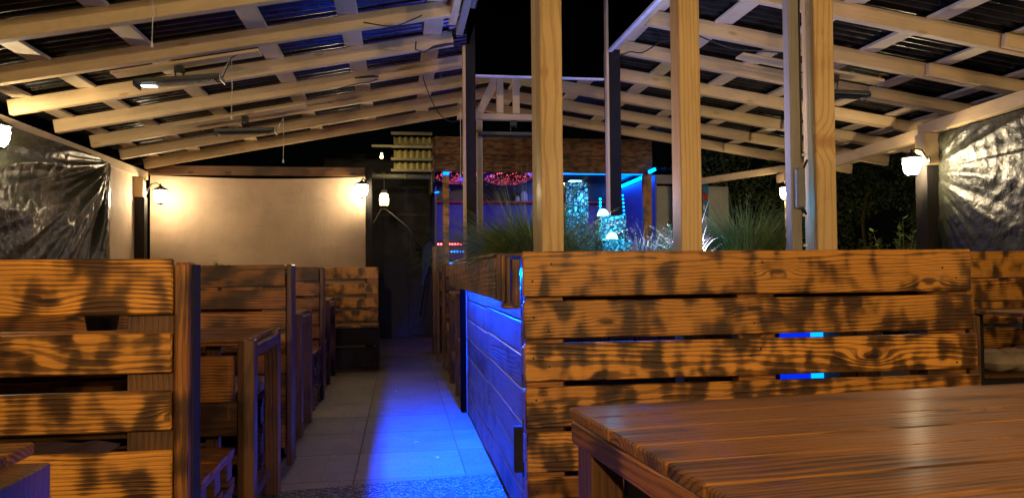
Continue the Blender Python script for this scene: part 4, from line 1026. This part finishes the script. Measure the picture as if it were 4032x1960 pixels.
def cushion(cx, cy, cz, w_, d_, h_, label, nx=3, ny=2):
    m = MB()
    def fn(u, v, s):
        x = (u - .5) * w_; y = (v - .5) * d_
        e = max(0, 1 - abs(2 * u - 1) ** 6) * max(0, 1 - abs(2 * v - 1) ** 6)
        t = .55 + .45 * abs(math.sin(math.pi * u * nx)) ** .6 * abs(math.sin(math.pi * v * ny)) ** .6
        return (cx + x, cy + y, cz + s * h_ / 2 * e ** .5 * t + .006 * noise.noise((x * 12, y * 12, cz)))
    m.grid(36, 24, lambda u, v: fn(u, v, 1)); m.grid(36, 24, lambda u, v: fn(1 - u, v, -1))
    return tag(m.build('seat_cushion', 'cushion'), label, 'cushion', 'beige quilted cushions')
cushion(3.86, 4.40, .56, .46, .44, .13, 'plump beige quilted cushion at the right edge below the dark table')
cushion(4.22, 4.42, .57, .30, .44, .13, 'beige quilted cushion farther right, touching the other one')
cushion(-1.35, 3.08, .475, .44, .44, .07, 'flat beige cushion seen through the lower gap of the nearest left bench')
cushion(-.96, 4.52, .52, .40, .40, .08, 'pale cushion corner seen under the first left table')
cushion(-2.0, 3.08, .475, .44, .44, .07, 'beige cushion near the left edge behind the nearest bench')

# pot with plant on table
pt = thing('plant_pot', (-1.36, 3.72, .872), 'dark tapered plant pot seen through the top gap of the nearest left bench', 'plant pot')
m = MB(); m.lathe((-1.36, 3.72, .872), [(.001, 0), (.055, .002), (.08, .15), (.085, .155), (.074, .15), (.05, .12), (.001, .12)], 16); m.build('pot', 'rubber', pt)
pp = leafy('potted_herb', -1.36, 6.0, 1.02, 26, .22, 'small green herb top peeping over the second left bench', mat='leaf_bright', leaf=.026, sp=.12)
m = MB(); m.lathe((-1.36, 6.0, .873), [(.001, 0), (.055, .002), (.075, .15), (.08, .155), (.07, .15), (.05, .14), (.001, .14)], 16); m.build('pot', 'brick_red', pp)

# ------------------------------------------------------------------ behind the right side: canvas, sign, timber rail, hedge
gc = thing('canvas_screen', (4.6, 11.5, 0), 'grey canvas screen with folds behind the middle pale post', 'screen')
m = MB(); m.grid(80, 40, lambda u, v: (3.95 + 1.27 * u, 11.5 + .03 * noise.noise((u * 6, v * 4, 3)) + .03 * math.sin(u * 7 + v * 5) * v, .05 + 2.42 * v - .10 * (1 - math.cos(u * 3.)) * 0)); m.build('canvas', 'canvas_grey', gc)
m = MB(); m.bx(3.92, 4.75, 11.40, 11.46, 2.50, 2.64, 'x'); m.build('top_beam', 'grey_wood', gc)
m = MB(); m.grid(60, 2, lambda u, v: (3.9 + .9 * u, 11.3 + .2 * v, 2.74 + .02 * math.sin(u * 40))); m.build('corrugated_sheet', 'grey_metal', gc)
tr = thing('timber_rail', (4.8, 9.9, 2.4), 'long pale timber rail rising to the right above the grey canvas', 'rail')
m = MB(); m.beam((4.30, 10.4, 2.42), (5.25, 8.95, 2.48), .05, .09); m.build('beam', 'pine', tr)
m = MB(); m.bx(4.27, 4.33, 10.38, 10.44, 0, 2.36, 'z'); m.build('post', 'black_wood', tr)
sg = thing('shop_sign', (4.53, 11.38, 1.5), 'blue-framed sign on the grey canvas mostly hidden by the middle pale post', 'sign')
m = MB(); m.bx(4.245, 4.83, 11.36, 11.38, 1.35, 2.48, 'z', .002); m.build('sign_board', 'sign_blue', sg)
m = MB(); m.bx(4.285, 4.79, 11.350, 11.359, 1.50, 1.98, 'z', .001); m.bx(4.285, 4.34, 11.352, 11.358, 2.20, 2.34, 'z', .001); m.bx(4.74, 4.76, 11.352, 11.358, 2.08, 2.16, 'z', .001); m.build('white_print', 'sign_white', sg)
m = MB(); m.tube([(4.755, 11.358, 2.29), (4.755, 11.348, 2.29)], .06, 20); m.build('red_disc', 'sign_red', sg)
def leaves(m, n, fn, s0, s1):
    for _ in range(n):
        p = Vector(fn()); a = Vector((U(-1, 1), U(-1, 1), U(-1, 1))).normalized(); b = a.cross(Vector((U(-1, 1), U(-1, 1), U(-1, 1)))).normalized(); s = U(s0, s1)
        m.raw([p - b * s * .4, p + a * s, p + b * s * .4, p - a * s * .6], [(0, 1, 2, 3)])
def hedge(name, x0, x1, y0, y1, h, n, label, seed, cat='hedge', kindm='leaf'):
    t = thing(name, ((x0 + x1) / 2, (y0 + y1) / 2, 0), label, cat); m = MB()
    def fn():
        while True:
            u = rnd(); x = x0 + (x1 - x0) * u; y = y0 + (y1 - y0) * u; z = h * rnd() ** .8
            bulge = .30 * noise.noise((x * 1.1 + seed, y * 1.1, z * 1.3)) + .16 * noise.noise((x * 3, y * 3 + seed, z * 3)); dd = abs(random.gauss(0, .10))
            if noise.noise((x * 2.6, y * 2.6, z * 2.6 + seed)) < -.28: continue
            top = h - .35 + .5 * noise.noise((x * .9, seed, 0))
            if z > top and rnd() > .25: continue
            nx, ny = -(y1 - y0), (x1 - x0); L = math.hypot(nx, ny); nx /= L; ny /= L
            s = -1
            return (x + nx * (bulge + dd) * 1., y + ny * (bulge + dd), z)
    leaves(m, n, fn, .025, .06); m.build('foliage', kindm, t)
    m = MB()
    k = max(3, int(math.hypot(x1 - x0, y1 - y0) / .7))
    for i in range(k):
        u = (i + .5) / k; x = x0 + (x1 - x0) * u; y = y0 + (y1 - y0) * u + .25
        m.tube([(x, y, 0), (x + U(-.1, .1), y + .1, h * .45), (x + U(-.25, .25), y + .1, h * .85)], [.05, .035, .015], 6)
    m.build('trunk', 'bark', t); return t
hedge('hedge', 4.7, 9.8, 12.4, 10.0, 4.2, 26000, 'tall dark hedge behind the grey canvas on the right', 3.)
hedge('hedge', 7.6, 10.8, 10.2, 6.4, 4.0, 16000, 'dark bushy hedge left of the right dark post', 11.)
leafy('garden_bush', 4.98, 6.9, .50, 34, 1.12, 'twiggy green-leaved bush beside the right dark post', 'bush', 'leaf_bright', .55, .07)
leafy('garden_bush', 5.5, 8.0, .5, 22, 1.0, 'dim low bush behind the golden bench back', 'bush', 'leaf', .5, .05)

# ------------------------------------------------------------------ render settings
sc.render.engine = 'CYCLES'
sc.cycles.use_denoising = True
sc.cycles.max_bounces = 6; sc.cycles.diffuse_bounces = 3; sc.cycles.glossy_bounces = 3; sc.cycles.transparent_max_bounces = 8
sc.cycles.sample_clamp_indirect = 4.; sc.cycles.sample_clamp_direct = 0.
sc.cycles.caustics_reflective = False; sc.cycles.caustics_refractive = False
sc.cycles.use_light_tree = True
sc.view_settings.view_transform = 'Standard'; sc.view_settings.look = 'None'; sc.view_settings.exposure = 0; sc.view_settings.gamma = 1
